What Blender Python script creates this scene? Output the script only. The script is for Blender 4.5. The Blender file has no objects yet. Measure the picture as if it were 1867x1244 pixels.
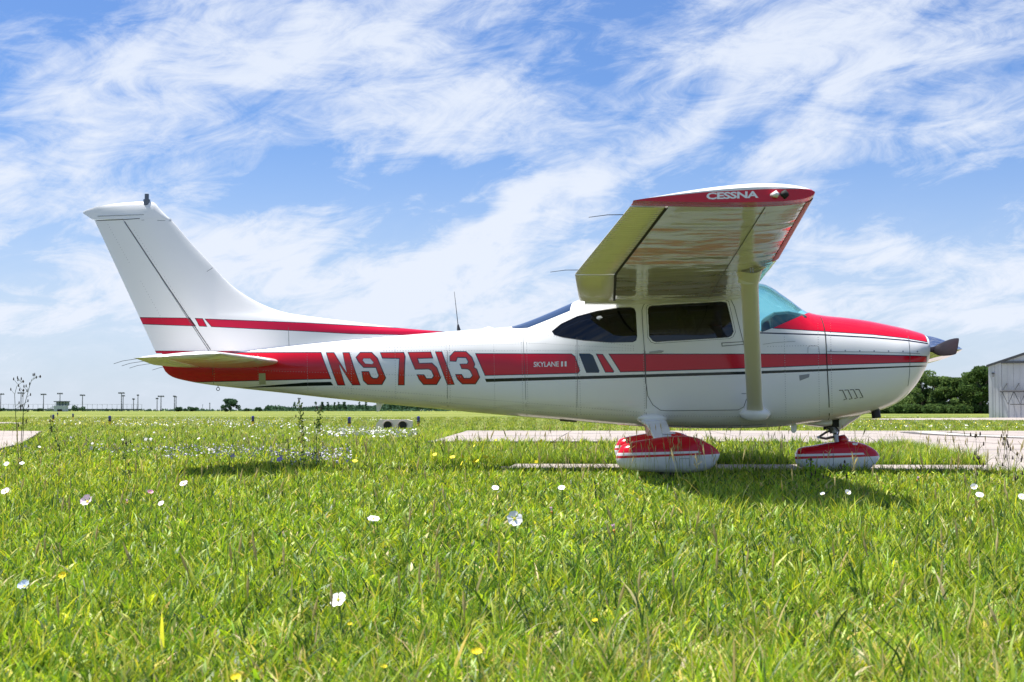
import bpy, bmesh, math, random
import numpy as np
from mathutils import Vector, Matrix
from mathutils.geometry import tessellate_polygon
random.seed(7); rng = np.random.default_rng(11)
sc = bpy.context.scene
COL = sc.collection
R = math.radians

# ------------------------------------------------------------------ camera
F = 2742.0                                     # focal length in pixels of the 1867 px wide photograph
YAW = math.atan((1107 - 933.5) / F)            # looking a little towards the tail
PITCH = math.atan((748 - 622) / F)
CAM = Vector((0.0, -14.6, 0.60))
cam_d = bpy.data.cameras.new('camera'); cam = bpy.data.objects.new('camera', cam_d); COL.objects.link(cam)
cam.location = CAM; cam.rotation_euler = (math.pi / 2 + PITCH, 0, YAW)
cam_d.sensor_width = 36; cam_d.lens = 36 * F / 1867
cam_d.clip_start = 0.05; cam_d.clip_end = 9000
cam_d.dof.use_dof = True; cam_d.dof.focus_distance = 13.0; cam_d.dof.aperture_fstop = 11
sc.camera = cam
Mrot = cam.rotation_euler.to_matrix()

def ray(px, py): return Mrot @ Vector(((px - 933.5) / F, -(py - 622) / F, -1))
def P(px, py, y=0.0):
    """photo pixel -> (X, Z) on the plane of given lateral y"""
    d = ray(px, py); t = (y - CAM.y) / d.y
    p = CAM + d * t
    return p.x, p.z
def G(px, py, z=0.0):
    """photo pixel -> point on the horizontal plane z"""
    d = ray(px, py); t = (z - CAM.z) / d.z
    return CAM + d * t
FWD = Vector((-math.sin(YAW), math.cos(YAW), 0)); RGT = Vector((math.cos(YAW), math.sin(YAW), 0))
def at(px, dep):
    """ground point in the direction of image column px at distance dep"""
    p = CAM + FWD * dep + RGT * ((px - 933.5) / F * dep)
    return Vector((p.x, p.y, 0))

# ------------------------------------------------------------------ world + sun
SUNV = Vector((-0.33, 0.08, 1.0)).normalized()
SEL = math.asin(SUNV.z); SAZ = math.atan2(SUNV.x, SUNV.y)
world = bpy.data.worlds.new('World'); sc.world = world; world.use_nodes = True
nt = world.node_tree; nt.nodes.clear()
class NB:
    """tiny node-building helper"""
    def __init__(s, nt): s.nt = nt
    def n(s, t, **k):
        x = s.nt.nodes.new(t)
        for a, b in k.items(): setattr(x, a, b)
        return x
    def put(s, sock, v):
        if isinstance(v, bpy.types.NodeSocket): s.nt.links.new(v, sock)
        elif v is not None: sock.default_value = v
    def m(s, op, a=None, b=None, c=None, clamp=False):
        x = s.n('ShaderNodeMath', operation=op, use_clamp=clamp)
        s.put(x.inputs[0], a); s.put(x.inputs[1], b)
        if c is not None: s.put(x.inputs[2], c)
        return x.outputs[0]
    def vm(s, op, a=None, b=None, sc=None):
        x = s.n('ShaderNodeVectorMath', operation=op)
        s.put(x.inputs[0], a); s.put(x.inputs[1], b)
        if sc is not None: s.put(x.inputs['Scale'], sc)
        return x.outputs[0]
    def sep(s, v):
        x = s.n('ShaderNodeSeparateXYZ'); s.put(x.inputs[0], v); return x.outputs
    def comb(s, a, b, c):
        x = s.n('ShaderNodeCombineXYZ'); s.put(x.inputs[0], a); s.put(x.inputs[1], b); s.put(x.inputs[2], c); return x.outputs[0]
    def noise(s, v, scale, det=4, rough=.5, dist=0.0, out=0, dim='3D'):
        x = s.n('ShaderNodeTexNoise', noise_dimensions=dim); s.put(x.inputs['Vector'], v)
        x.inputs['Scale'].default_value = scale; x.inputs['Detail'].default_value = det
        x.inputs['Roughness'].default_value = rough; x.inputs['Distortion'].default_value = dist
        return x.outputs[out]
    def mix(s, f, a, b, typ='RGBA', blend='MIX'):
        x = s.n('ShaderNodeMix', data_type=typ)
        if typ == 'RGBA': x.blend_type = blend; i = (0, 6, 7); o = 2
        else: i = (0, 2, 3); o = 0
        def c(v): return tuple(v) + (1,) if isinstance(v, (tuple, list)) and len(v) == 3 else v
        s.put(x.inputs[i[0]], f); s.put(x.inputs[i[1]], c(a)); s.put(x.inputs[i[2]], c(b))
        return x.outputs[o]
    def ss(s, v, lo, hi, a=0.0, b=1.0, typ='SMOOTHSTEP'):
        x = s.n('ShaderNodeMapRange', interpolation_type=typ); s.put(x.inputs[0], v)
        for i, q in enumerate((lo, hi, a, b)): s.put(x.inputs[1 + i], q)
        return x.outputs[0]

W = NB(nt)
sky = W.n('ShaderNodeTexSky', sky_type='NISHITA', sun_disc=False)
sky.sun_elevation = SEL; sky.sun_rotation = SAZ
sky.altitude = 0; sky.air_density = 1.0; sky.dust_density = 0.6; sky.ozone_density = 3.0
tc = W.n('ShaderNodeTexCoord'); dirv = tc.outputs['Generated']
dx, dy, dz = W.sep(dirv)
# world direction expressed as azimuth / elevation about +Y, in units where 1 = 1000/F radians
az = W.m('MULTIPLY', W.m('ARCTAN2', dx, dy), F / 1000.0)
el = W.m('MULTIPLY', W.m('ARCSINE', dz), F / 1000.0)
wob = W.noise(dirv, 6.0, 4, .6, 0.4, out=1)
wv = W.vm('SUBTRACT', wob, (0.5, 0.5, 0.5))
wx, wy, wz = W.sep(wv)
azw = W.m('ADD', az, W.m('MULTIPLY', wx, 0.34)); elw = W.m('ADD', el, W.m('MULTIPLY', wz, 0.26))
def UV(px, py): return ((math.atan((px - 933.5) / F) - YAW) * F / 1000.0, math.atan((748 - py) / F) * F / 1000.0)
# cloud banks as they lie in the sky: centre x,y (photo), half length, half width, rise angle, amount
BANKS = [(220, 150, 300, 60, 38, .34), (60, 110, 150, 60, -50, .22), (330, 230, 210, 80, 20, .30), (560, 40, 260, 55, 22, .34),
         (250, 420, 420, 70, -6, .30), (800, 130, 250, 55, -18, .22), (820, 210, 260, 50, -8, .22), (700, 320, 240, 28, 12, -.20), (420, 340, 70, 50, 0, -.05),
         (1060, 320, 320, 38, 24, .36), (900, 390, 170, 34, 18, .24), (1250, 90, 260, 60, -14, .28), (1500, 60, 280, 55, 18, .32), (1680, 130, 200, 45, 8, .24),
         (1480, 270, 190, 30, 30, .34), (1700, 270, 260, 45, 18, .26), (1300, 230, 120, 26, 20, .2), (620, 480, 520, 85, 4, .34), (480, 560, 700, 60, 0, .22),
         (1650, 480, 330, 38, -4, .30), (1560, 570, 420, 40, 2, .30), (100, 30, 130, 60, -20, -.25), (1050, 60, 120, 80, 60, -.22), (560, 290, 260, 60, -15, -.14),
         (1620, 380, 240, 42, 8, -.28), (1300, 150, 120, 50, 30, -.14), (860, 60, 110, 60, -40, -.10), (20, 250, 110, 70, -40, -.22), (1400, 400, 60, 60, 0, -.1), (1120, 500, 240, 50, 4, .20)]
tot = None
for (px, py, L, Wd, ang, amp) in BANKS:
    u, v = UV(px, py); c, s_ = math.cos(R(ang)), math.sin(R(ang))
    du = W.m('SUBTRACT', azw, u); dv = W.m('SUBTRACT', elw, v)
    a = W.m('MULTIPLY_ADD', du, c * 1000 / L, W.m('MULTIPLY', dv, s_ * 1000 / L))
    b = W.m('MULTIPLY_ADD', du, -s_ * 1000 / Wd, W.m('MULTIPLY', dv, c * 1000 / Wd))
    r2 = W.m('MULTIPLY_ADD', a, a, W.m('MULTIPLY', b, b))
    g = W.m('MULTIPLY', W.m('EXPONENT', W.m('MULTIPLY', r2, -0.8)), amp)
    tot = g if tot is None else W.m('ADD', tot, g)
# wisps: noise stretched along strands that rise to the right
mp = W.n('ShaderNodeMapping'); W.put(mp.inputs['Vector'], dirv)
mp.vector_type = 'TEXTURE'; mp.inputs['Rotation'].default_value = (0, R(-27), 0); mp.inputs['Scale'].default_value = (1.0, 1.0, 1 / 3.0)
n1 = W.noise(mp.outputs[0], 7.0, 10, .62, .55)
mp2 = W.n('ShaderNodeMapping'); W.put(mp2.inputs['Vector'], dirv)
mp2.vector_type = 'TEXTURE'; mp2.inputs['Rotation'].default_value = (0, R(-6), 0); mp2.inputs['Scale'].default_value = (1.0, 1.0, 1 / 2.8)
n2 = W.noise(mp2.outputs[0], 17.0, 11, .70, .9)
n3 = W.noise(dirv, 2.2, 3, .5)
dens = W.m('ADD', W.m('MULTIPLY', n1, 1.25), W.m('MULTIPLY', n2, 1.05))
dens = W.m('ADD', dens, W.m('MULTIPLY', n3, 0.25))
dens = W.m('ADD', dens, W.m('MULTIPLY', tot, 0.80))
cov = W.ss(dens, 1.08, 1.76)
# thin veil thickening towards the horizon
hz = W.ss(dz, 0.0, 0.21, 0.60, 0.03)
hzlow = W.ss(dz, 0.0, 0.03, 1.15, 1.0)
veil = W.m('MULTIPLY', hz, hzlow)
cov2 = W.m('MAXIMUM', W.m('MULTIPLY', cov, W.ss(dz, 0.0, 0.03, 0.5, 0.93)), veil)
cov2 = W.m('ADD', cov2, W.m('MULTIPLY', W.m('MULTIPLY', cov, veil), 0.35), clamp=True)
skyc = W.mix(1.0, sky.outputs[0], (0.45, 0.62, 0.90), blend='MULTIPLY')
cloudc = (5.05, 5.45, 6.2)
colr = W.mix(cov2, skyc, cloudc)
bg = W.n('ShaderNodeBackground'); W.put(bg.inputs[0], colr); bg.inputs[1].default_value = 0.090
wo = W.n('ShaderNodeOutputWorld'); nt.links.new(bg.outputs[0], wo.inputs[0])

sun_d = bpy.data.lights.new('sun', 'SUN'); sun = bpy.data.objects.new('sun', sun_d); COL.objects.link(sun)
sun_d.energy = 4.9; sun_d.angle = R(0.53); sun_d.color = (1.0, 0.955, 0.88)
sun.rotation_euler = (-SUNV).to_track_quat('-Z', 'Y').to_euler()
sc.view_settings.view_transform = 'Standard'; sc.view_settings.look = 'None'
sc.view_settings.exposure = 0.85; sc.view_settings.gamma = 1; sc.view_settings.use_curve_mapping = False
sc.render.engine = 'CYCLES'
sc.cycles.max_bounces = 10; sc.cycles.diffuse_bounces = 6; sc.cycles.glossy_bounces = 4; sc.cycles.transparent_max_bounces = 12
sc.cycles.use_adaptive_sampling = True

# ------------------------------------------------------------------ materials
MATS = {}
def mat(name, col=(.8, .8, .8), rough=.5, metal=0.0, coat=0.0, fn=None, spec=.5):
    if name in MATS: return MATS[name]
    m = bpy.data.materials.new(name); m.use_nodes = True; MATS[name] = m
    b = m.node_tree.nodes['Principled BSDF']
    b.inputs['Base Color'].default_value = (*col, 1); b.inputs['Roughness'].default_value = rough
    b.inputs['Metallic'].default_value = metal; b.inputs['Coat Weight'].default_value = coat
    b.inputs['Coat Roughness'].default_value = .04; b.inputs['Specular IOR Level'].default_value = spec
    if fn: fn(NB(m.node_tree), b)
    return m
def pos(N):   # world/object position (all aircraft parts sit in world axes)
    return N.n('ShaderNodeNewGeometry').outputs['Position']
def wavy(N, b, scale=2.6, dist=.0022, extra=True):
    p = pos(N)
    h = N.noise(p, scale, 2, .5)
    if extra: h = N.m('ADD', h, N.m('MULTIPLY', N.noise(p, 9.0, 2, .5), .25))
    bp = N.n('ShaderNodeBump'); bp.inputs['Strength'].default_value = 1.0; bp.inputs['Distance'].default_value = dist
    N.put(bp.inputs['Height'], h); N.put(b.inputs['Normal'], bp.outputs[0]); N.put(b.inputs['Coat Normal'], bp.outputs[0])
WHITE = (.88, .88, .875); RED = (.60, .006, .022); NAVY = (.012, .016, .045); BLACK = (.012, .014, .013)
def grime(N, col, amt=.10):
    n = N.noise(pos(N), 1.3, 6, .65); f = N.ss(n, .45, .8, 0, amt)
    return N.mix(f, col, (.50, .46, .38))
def fn_white(N, b): wavy(N, b); N.put(b.inputs['Base Color'], grime(N, WHITE))
def fn_under(N, b):
    p = pos(N)
    mpn = N.n('ShaderNodeMapping'); N.put(mpn.inputs[0], p); mpn.inputs['Scale'].default_value = (.9, 1.7, 1)
    h = N.noise(mpn.outputs[0], 1.9, 2, .42)
    bp = N.n('ShaderNodeBump'); bp.inputs['Distance'].default_value = .013; N.put(bp.inputs['Height'], h)
    N.put(b.inputs['Normal'], bp.outputs[0]); N.put(b.inputs['Coat Normal'], bp.outputs[0])
    N.put(b.inputs['Base Color'], grime(N, (.92, .88, .84), .08))
M_white = mat('white_paint', WHITE, .22, coat=.6, fn=fn_white)
M_under = mat('white_wing_paint', WHITE, .12, coat=.7, fn=fn_under)
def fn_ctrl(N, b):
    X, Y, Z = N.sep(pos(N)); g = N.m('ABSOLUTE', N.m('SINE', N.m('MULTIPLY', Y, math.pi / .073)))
    n = N.noise(pos(N), 5, 3, .6); N.put(b.inputs['Base Color'], N.mix(N.m('MULTIPLY', N.ss(g, .02, .30, 1, 0), N.ss(n, .35, .6, .35, .95)), (.92, .89, .84), (.16, .15, .11)))  # dark lines painted along the bead grooves in place of their shading and reflections
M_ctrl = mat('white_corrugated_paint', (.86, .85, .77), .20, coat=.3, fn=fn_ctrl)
M_red = mat('red_paint', RED, .22, coat=.7, fn=lambda N, b: wavy(N, b))
M_navy = mat('navy_paint', NAVY, .25, coat=.6)
M_black = mat('black_rubber', (.02, .02, .022), .55)
M_seam = mat('panel_seam_grey', (.10, .105, .11), .6)  # plain dark grey for seams, outlines and small marks
M_gap = mat('dark_gap', (.015, .015, .015), .8)
M_blade = mat('black_propeller_paint', (.016, .012, .015), .6, spec=.15)
M_chrome = mat('polished_aluminium', (.82, .83, .86), .10, metal=1.0)
M_steel = mat('dull_steel', (.34, .34, .35), .38, metal=.9)
M_dark = mat('cabin_trim_charcoal', (.035, .037, .042), .8)
M_seat = mat('grey_seat_leather', (.30, .33, .36), .5)
M_letter = mat('white_letter_paint', (.86, .86, .86), .3, coat=.4)
M_lens = mat('clear_lens', (.9, .9, .88), .08, coat=1)
M_exh = mat('sooty_exhaust_steel', (.03, .028, .027), .5, metal=.5)

def glass(name, tint, rough=.0, refl=1.5):
    m = bpy.data.materials.new(name); m.use_nodes = True; t = m.node_tree; t.nodes.clear(); N = NB(t)
    tr = N.n('ShaderNodeBsdfTransparent'); tr.inputs[0].default_value = (*tint, 1)
    gl = N.n('ShaderNodeBsdfGlossy'); gl.inputs['Roughness'].default_value = .01 + rough; gl.inputs[0].default_value = (1, 1, 1, 1)
    bp = N.n('ShaderNodeBump'); bp.inputs['Distance'].default_value = .006; N.put(bp.inputs['Height'], N.noise(pos(N), 1.7, 1, .4)); N.put(gl.inputs['Normal'], bp.outputs[0])
    fr = N.n('ShaderNodeFresnel'); bf = N.n('ShaderNodeNewGeometry').outputs['Backfacing']; N.put(fr.inputs[0], N.m('MULTIPLY_ADD', bf, 1 / 1.5 - 1.5, 1.5))
    mx = N.n('ShaderNodeMixShader'); N.put(mx.inputs[0], N.m('MULTIPLY', fr.outputs[0], refl, clamp=True)); t.links.new(tr.outputs[0], mx.inputs[1]); t.links.new(gl.outputs[0], mx.inputs[2])
    o = N.n('ShaderNodeOutputMaterial'); t.links.new(mx.outputs[0], o.inputs[0])
    return m
M_wind = glass('teal_tinted_windshield_glass', (.52, .86, .90))
M_side = glass('smoked_side_glass', (.010, .016, .028), refl=1.0)

def sdpoly(N, X, Z, pts):
    """signed inside distance to a convex polygon in the X-Z plane (positive inside)"""
    cx = sum(p[0] for p in pts) / len(pts); cz = sum(p[1] for p in pts) / len(pts)
    out = None
    for i in range(len(pts)):
        (x0, z0), (x1, z1) = pts[i], pts[(i + 1) % len(pts)]
        nx, nz = -(z1 - z0), (x1 - x0); l = math.hypot(nx, nz)
        if l < 1e-6: continue
        nx /= l; nz /= l
        if nx * (cx - x0) + nz * (cz - z0) < 0: nx, nz = -nx, -nz
        d = N.m('MULTIPLY_ADD', X, nx, N.m('MULTIPLY_ADD', Z, nz, -(nx * x0 + nz * z0)))
        out = d if out is None else N.m('MINIMUM', out, d)
    return out

# ------------------------------------------------------------------ object helpers
def tag(o, label=None, cat=None, group=None, kind=None):
    if label: o['label'] = label
    if cat: o['category'] = cat
    if group: o['group'] = group
    if kind: o['kind'] = kind
    return o
def link(name, me, parent=None, m=None):
    o = bpy.data.objects.new(name, me); COL.objects.link(o)
    if parent is not None: o.parent = parent
    if m is not None and me is not None:
        me.materials.clear()
        for q in (m if isinstance(m, (list, tuple)) else [m]): me.materials.append(q)
    return o
def empty(name, loc=(0, 0, 0), rz=0.0):
    o = bpy.data.objects.new(name, None); COL.objects.link(o); o.location = loc; o.rotation_euler = (0, 0, rz)
    o.empty_display_size = .1
    return o
def mesh(name, v, f, smooth=False):
    me = bpy.data.meshes.new(name); me.from_pydata([tuple(map(float, q)) for q in v], [], f)
    if smooth: me.polygons.foreach_set('use_smooth', [True] * len(me.polygons))
    me.update(); return me
class MB:
    """collects primitive shapes into one mesh"""
    def __init__(s): s.v = []; s.f = []; s.mi = []; s.cur = 0
    def add(s, v, f):
        o = len(s.v); s.v += [tuple(q) for q in v]; s.f += [[i + o for i in q] for q in f]; s.mi += [s.cur] * len(f); return s
    def box(s, c, d, rz=0.0, M=None):
        hx, hy, hz = d[0] / 2, d[1] / 2, d[2] / 2; v = []
        for sx, sy, sz in ((-1, -1, -1), (1, -1, -1), (1, 1, -1), (-1, 1, -1), (-1, -1, 1), (1, -1, 1), (1, 1, 1), (-1, 1, 1)):
            p = Vector((sx * hx, sy * hy, sz * hz))
            p = (M @ p) if M is not None else Matrix.Rotation(rz, 3, 'Z') @ p
            v.append(p + Vector(c))
        return s.add(v, [(0, 3, 2, 1), (4, 5, 6, 7), (0, 1, 5, 4), (1, 2, 6, 5), (2, 3, 7, 6), (3, 0, 4, 7)])
    def tube(s, pts, r, n=8, caps=True):
        pts = [Vector(p) for p in pts]; rs = r if isinstance(r, (list, tuple)) else [r] * len(pts)
        v = []; f = []; up = None
        for i, p in enumerate(pts):
            d = (pts[min(i + 1, len(pts) - 1)] - pts[max(i - 1, 0)]).normalized()
            if up is None: up = Vector((0, 0, 1)) if abs(d.z) < .9 else Vector((1, 0, 0))
            a = d.cross(up).normalized(); b = a.cross(d).normalized(); up = b
            for k in range(n):
                t = 2 * math.pi * k / n; v.append(p + (a * math.cos(t) + b * math.sin(t)) * rs[i])
        for i in range(len(pts) - 1):
            for k in range(n): f.append((i * n + k, i * n + (k + 1) % n, (i + 1) * n + (k + 1) % n, (i + 1) * n + k))
        if caps: f.append(tuple(range(n - 1, -1, -1))); f.append(tuple(range((len(pts) - 1) * n, len(pts) * n)))
        return s.add(v, f)
    def prism(s, poly, y0, y1):
        """XZ polygon extruded along Y"""
        n = len(poly); v = [(x, y0, z) for x, z in poly] + [(x, y1, z) for x, z in poly]
        return s.add(v, [tuple(range(n)), tuple(range(2 * n - 1, n - 1, -1))] + [(i + n, (i + 1) % n + n, (i + 1) % n, i) for i in range(n)])
    def build(s, name, m, parent=None, smooth=False, fix=True):
        me = bpy.data.meshes.new(name); me.from_pydata(s.v, [], s.f)
        ms = m if isinstance(m, (list, tuple)) else [m]
        for q in ms: me.materials.append(q)
        if any(s.mi): me.polygons.foreach_set('material_index', s.mi)
        if fix:
            bm = bmesh.new(); bm.from_mesh(me); bmesh.ops.recalc_face_normals(bm, faces=bm.faces); bm.to_mesh(me); bm.free()
        if smooth: me.shade_smooth() if False else me.polygons.foreach_set('use_smooth', [True] * len(me.polygons))
        me.update()
        return link(name, me, parent)
def autosmooth(o, deg=35):
    me = o.data; me.polygons.foreach_set('use_smooth', [True] * len(me.polygons))
    me.set_sharp_from_angle(angle=R(deg)); return o
def bevel(o, w, seg=2):
    b = o.modifiers.new('bevel', 'BEVEL'); b.width = w; b.segments = seg; b.limit_method = 'ANGLE'; b.angle_limit = R(35); return o

# ------------------------------------------------------------------ monotone interpolation and lofted bodies
class Pchip:
    def __init__(s, x, y):
        s.x = np.array(x, float); s.y = np.array(y, float)
        h = np.diff(s.x); dl = np.diff(s.y) / h; d = np.zeros_like(s.y)
        for i in range(1, len(s.x) - 1):
            if dl[i - 1] * dl[i] > 0:
                w1 = 2 * h[i] + h[i - 1]; w2 = h[i] + 2 * h[i - 1]
                d[i] = (w1 + w2) / (w1 / dl[i - 1] + w2 / dl[i])
        d[0] = dl[0]; d[-1] = dl[-1]; s.d = d; s.h = h
    def __call__(s, q):
        q = np.clip(np.asarray(q, float), s.x[0], s.x[-1])
        i = np.clip(np.searchsorted(s.x, q, side='right') - 1, 0, len(s.h) - 1)
        t = (q - s.x[i]) / s.h[i]; t2 = t * t; t3 = t2 * t
        return ((2 * t3 - 3 * t2 + 1) * s.y[i] + (t3 - 2 * t2 + t) * s.h[i] * s.d[i] + (-2 * t3 + 3 * t2) * s.y[i + 1] + (t3 - t2) * s.h[i] * s.d[i + 1])
class Body:
    """superelliptic loft along X. st rows: X, ztop, zbot, halfwidth, zmid fraction, n_top, n_bot"""
    def __init__(s, st, y0=0.0):
        a = np.array(sorted(st)); s.x0, s.x1 = a[0, 0], a[-1, 0]; s.y0 = y0
        s.zt = Pchip(a[:, 0], a[:, 1]); s.zb = Pchip(a[:, 0], a[:, 2]); s.w = Pchip(a[:, 0], a[:, 3])
        s.fm = Pchip(a[:, 0], a[:, 4]); s.nt_ = Pchip(a[:, 0], a[:, 5]); s.nb_ = Pchip(a[:, 0], a[:, 6])
    def zm(s, x): return s.zb(x) + (s.zt(x) - s.zb(x)) * s.fm(x)
    def half(s, x, z):
        x = np.asarray(x, float); z = np.asarray(z, float); zm = s.zm(x); up = z >= zm
        n = np.where(up, s.nt_(x), s.nb_(x)); h = np.where(up, s.zt(x) - zm, zm - s.zb(x))
        t = np.clip(np.abs(z - zm) / h, 0, 1)
        return s.w(x) * (1 - t ** n) ** (1 / n)
    def Fv(s, x, y, z):
        zm = s.zm(x); up = z >= zm; n = np.where(up, s.nt_(x), s.nb_(x)); h = np.where(up, s.zt(x) - zm, zm - s.zb(x))
        return (np.abs(y - s.y0) / s.w(x)) ** n + (np.abs(z - zm) / h) ** n
    def normals(s, p):
        e = 1e-3; x, y, z = p[:, 0], p[:, 1], p[:, 2]
        y = np.where(np.abs(y - s.y0) < 2e-3, s.y0 + 2e-3 * np.where(y - s.y0 < 0, -1, 1), y)
        g = np.stack([s.Fv(x + e, y, z) - s.Fv(x - e, y, z), s.Fv(x, y + e, z) - s.Fv(x, y - e, z), s.Fv(x, y, z + e) - s.Fv(x, y, z - e)], 1)
        l = np.linalg.norm(g, axis=1, keepdims=True); l[l < 1e-12] = 1
        return g / l
    def grid(s, nx=120, m=64, inset=0.0, xr=None, zlo=None, zhi=None):
        xa, xb = xr if xr else (s.x0, s.x1)
        u = (1 - np.cos(np.linspace(0, math.pi, nx))) / 2 * .35 + np.linspace(0, 1, nx) * .65
        xs = xa + (xb - xa) * u; v = []; f = []
        for x in xs:
            zt = float(s.zt(x)) - inset; zb = float(s.zb(x)) + inset; zm = float(s.zm(x)); w = max(float(s.w(x)) - inset, .01)
            nt_, nb_ = float(s.nt_(x)), float(s.nb_(x))
            for k in range(m):
                t = 2 * math.pi * (k + .5) / m; c, q = math.cos(t), math.sin(t); n = nt_ if q >= 0 else nb_
                y = w * math.copysign(abs(c) ** (2 / n), c); z = zm + (zt - zm if q >= 0 else zm - zb) * math.copysign(abs(q) ** (2 / n), q)
                if zlo is not None: z = min(max(z, zlo), zhi)
                v.append((x, s.y0 + y, z))
        for i in range(nx - 1):
            for k in range(m): f.append((i * m + k, i * m + (k + 1) % m, (i + 1) * m + (k + 1) % m, (i + 1) * m + k))
        f.append(tuple(range(m))); f.append(tuple(range(nx * m - 1, (nx - 1) * m - 1, -1)))
        return v, f
def set_normals(me, body, skin_idx=None, smooth_caps=False):
    n = len(me.vertices); co = np.empty(n * 3); me.vertices.foreach_get('co', co); co = co.reshape(-1, 3)
    vn = body.normals(co)
    nl = len(me.loops); li = np.empty(nl, int); me.loops.foreach_get('vertex_index', li)
    out = vn[li].copy()
    for p in me.polygons:
        sl = slice(p.loop_start, p.loop_start + p.loop_total)
        fn_ = np.array(p.normal)
        if (skin_idx is not None and p.material_index not in skin_idx) or p.loop_total > 30: out[sl] = fn_
        else:
            dots = out[sl] @ fn_
            for k, dd in enumerate(dots):
                if dd < .35: out[p.loop_start + k] = fn_
    me.polygons.foreach_set('use_smooth', [True] * len(me.polygons))
    me.normals_split_custom_set([tuple(q) for q in out])
def pxz(body, pts, side=-1):
    """photo pixels lying on the near flank of a body -> (X, Z)"""
    r = []
    for (px, py) in pts:
        y = body.y0 + side * .3
        for _ in range(5):
            x, z = P(px, py, y); y = body.y0 + side * float(body.half(x, z))
        r.append((x, z))
    return r
def decal(name, body, loops, eps, m, parent, step=.05, side=-1, px=True, thick=True):
    """flat print or thin plate laid on a body's flank; loops = outline followed by holes"""
    if px: loops = [pxz(body, l) for l in loops]
    tris = tessellate_polygon([[Vector((x, z, 0)) for x, z in l] for l in loops])
    flat = [q for l in loops for q in l]
    bm = bmesh.new(); vs = [bm.verts.new((x, 0, z)) for x, z in flat]
    for t in tris:
        try: bm.faces.new([vs[i] for i in t])
        except ValueError: pass
    xs = [q[0] for q in flat]; zs = [q[1] for q in flat]
    for lo, hi, no in ((min(xs), max(xs), (1, 0, 0)), (min(zs), max(zs), (0, 0, 1))):
        c = math.ceil(lo / step) * step
        while c < hi:
            g = bm.verts[:] + bm.edges[:] + bm.faces[:]
            bmesh.ops.bisect_plane(bm, geom=g, plane_co=(c * no[0], 0, c * no[2]), plane_no=no); c += step
    bmesh.ops.remove_doubles(bm, verts=bm.verts, dist=1e-5)
    for f_ in bm.faces:
        f_.normal_update()
        if f_.normal.y * side < 0: f_.normal_flip()
    X = np.array([v.co.x for v in bm.verts]); Z = np.array([v.co.z for v in bm.verts])
    H = body.half(X, Z); e = 2e-3
    hx = (body.half(X + e, Z) - body.half(X - e, Z)) / (2 * e); hz = (body.half(X, Z + e) - body.half(X, Z - e)) / (2 * e)
    nn = np.stack([-hx, np.full_like(hx, float(side)), -hz], 1); nn /= np.linalg.norm(nn, axis=1, keepdims=True)
    for i, v in enumerate(bm.verts): v.co.y = body.y0 + side * H[i]; v.co += Vector(nn[i]) * eps
    me = bpy.data.meshes.new(name); bm.to_mesh(me); bm.free()
    me.polygons.foreach_set('use_smooth', [True] * len(me.polygons))
    me.normals_split_custom_set_from_vertices([tuple(q) for q in nn])
    return link(name, me, parent, m)
def stroke(pts, w, closed=False):
    """open pixel polyline -> outline loop of width w (pixels)"""
    n = len(pts); L = []; Rr = []
    for i in range(n):
        a = Vector(pts[max(i - 1, 0)]); b = Vector(pts[min(i + 1, n - 1)]); d = (b - a).normalized(); q = Vector((-d.y, d.x)) * w / 2
        L.append(tuple(Vector(pts[i]) + q)); Rr.append(tuple(Vector(pts[i]) - q))
    return L + Rr[::-1]
def boolean(me_a, me_b, op):
    a = bpy.data.objects.new('tmp_a', me_a); b = bpy.data.objects.new('tmp_b', me_b); COL.objects.link(a); COL.objects.link(b)
    md = a.modifiers.new('b', 'BOOLEAN'); md.object = b; md.operation = op; md.solver = 'EXACT'
    try: md.material_mode = 'TRANSFER'
    except Exception: pass
    dg = bpy.context.evaluated_depsgraph_get(); dg.update()
    r = bpy.data.meshes.new_from_object(a.evaluated_get(dg))
    bpy.data.objects.remove(a); bpy.data.objects.remove(b)
    return r

# =================================================================== SETTING
def fn_ground(N, b):
    p = pos(N); x, y, z = N.sep(p)
    n1 = N.noise(p, .045, 5, .6); n2 = N.noise(p, .5, 6, .65); n3 = N.noise(p, 14, 5, .7)
    c = N.mix(N.ss(n1, .38, .62), (.12, .18, .028), (.24, .26, .06))
    c = N.mix(N.ss(n2, .45, .72, 0, .6), c, (.10, .15, .02))
    c = N.mix(N.ss(n3, .4, .75, 0, .5), c, (.34, .31, .13))
    near = N.ss(y, 3.0, 26.0, 1.0, 0.0)
    c = N.mix(near, c, N.mix(n3, (.06, .075, .02), (.17, .165, .06)))
    N.put(b.inputs['Base Color'], c)
    bp = N.n('ShaderNodeBump'); bp.inputs['Distance'].default_value = .08; N.put(bp.inputs['Height'], n3); N.put(b.inputs['Normal'], bp.outputs[0])
M_ground = mat('meadow_soil_and_grass', (.2, .3, .05), .95, fn=fn_ground, spec=.1)
mb = MB()
n = 64; rad = [0, 60, 250, 1000, 4500]
v = [(0, 0, 0)]; f = []
for r_ in rad[1:]:
    for k in range(n): v.append((r_ * math.cos(2 * math.pi * k / n), r_ * math.sin(2 * math.pi * k / n), 0))
for k in range(n): f.append((0, 1 + k, 1 + (k + 1) % n))
for i in range(len(rad) - 2):
    for k in range(n): a = 1 + i * n; f.append((a + k, a + n + k, a + n + (k + 1) % n, a + (k + 1) % n))
ground = link('ground', mesh('ground', v, f), None, M_ground); tag(ground, 'flat green meadow reaching to the horizon', kind='structure')

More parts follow.
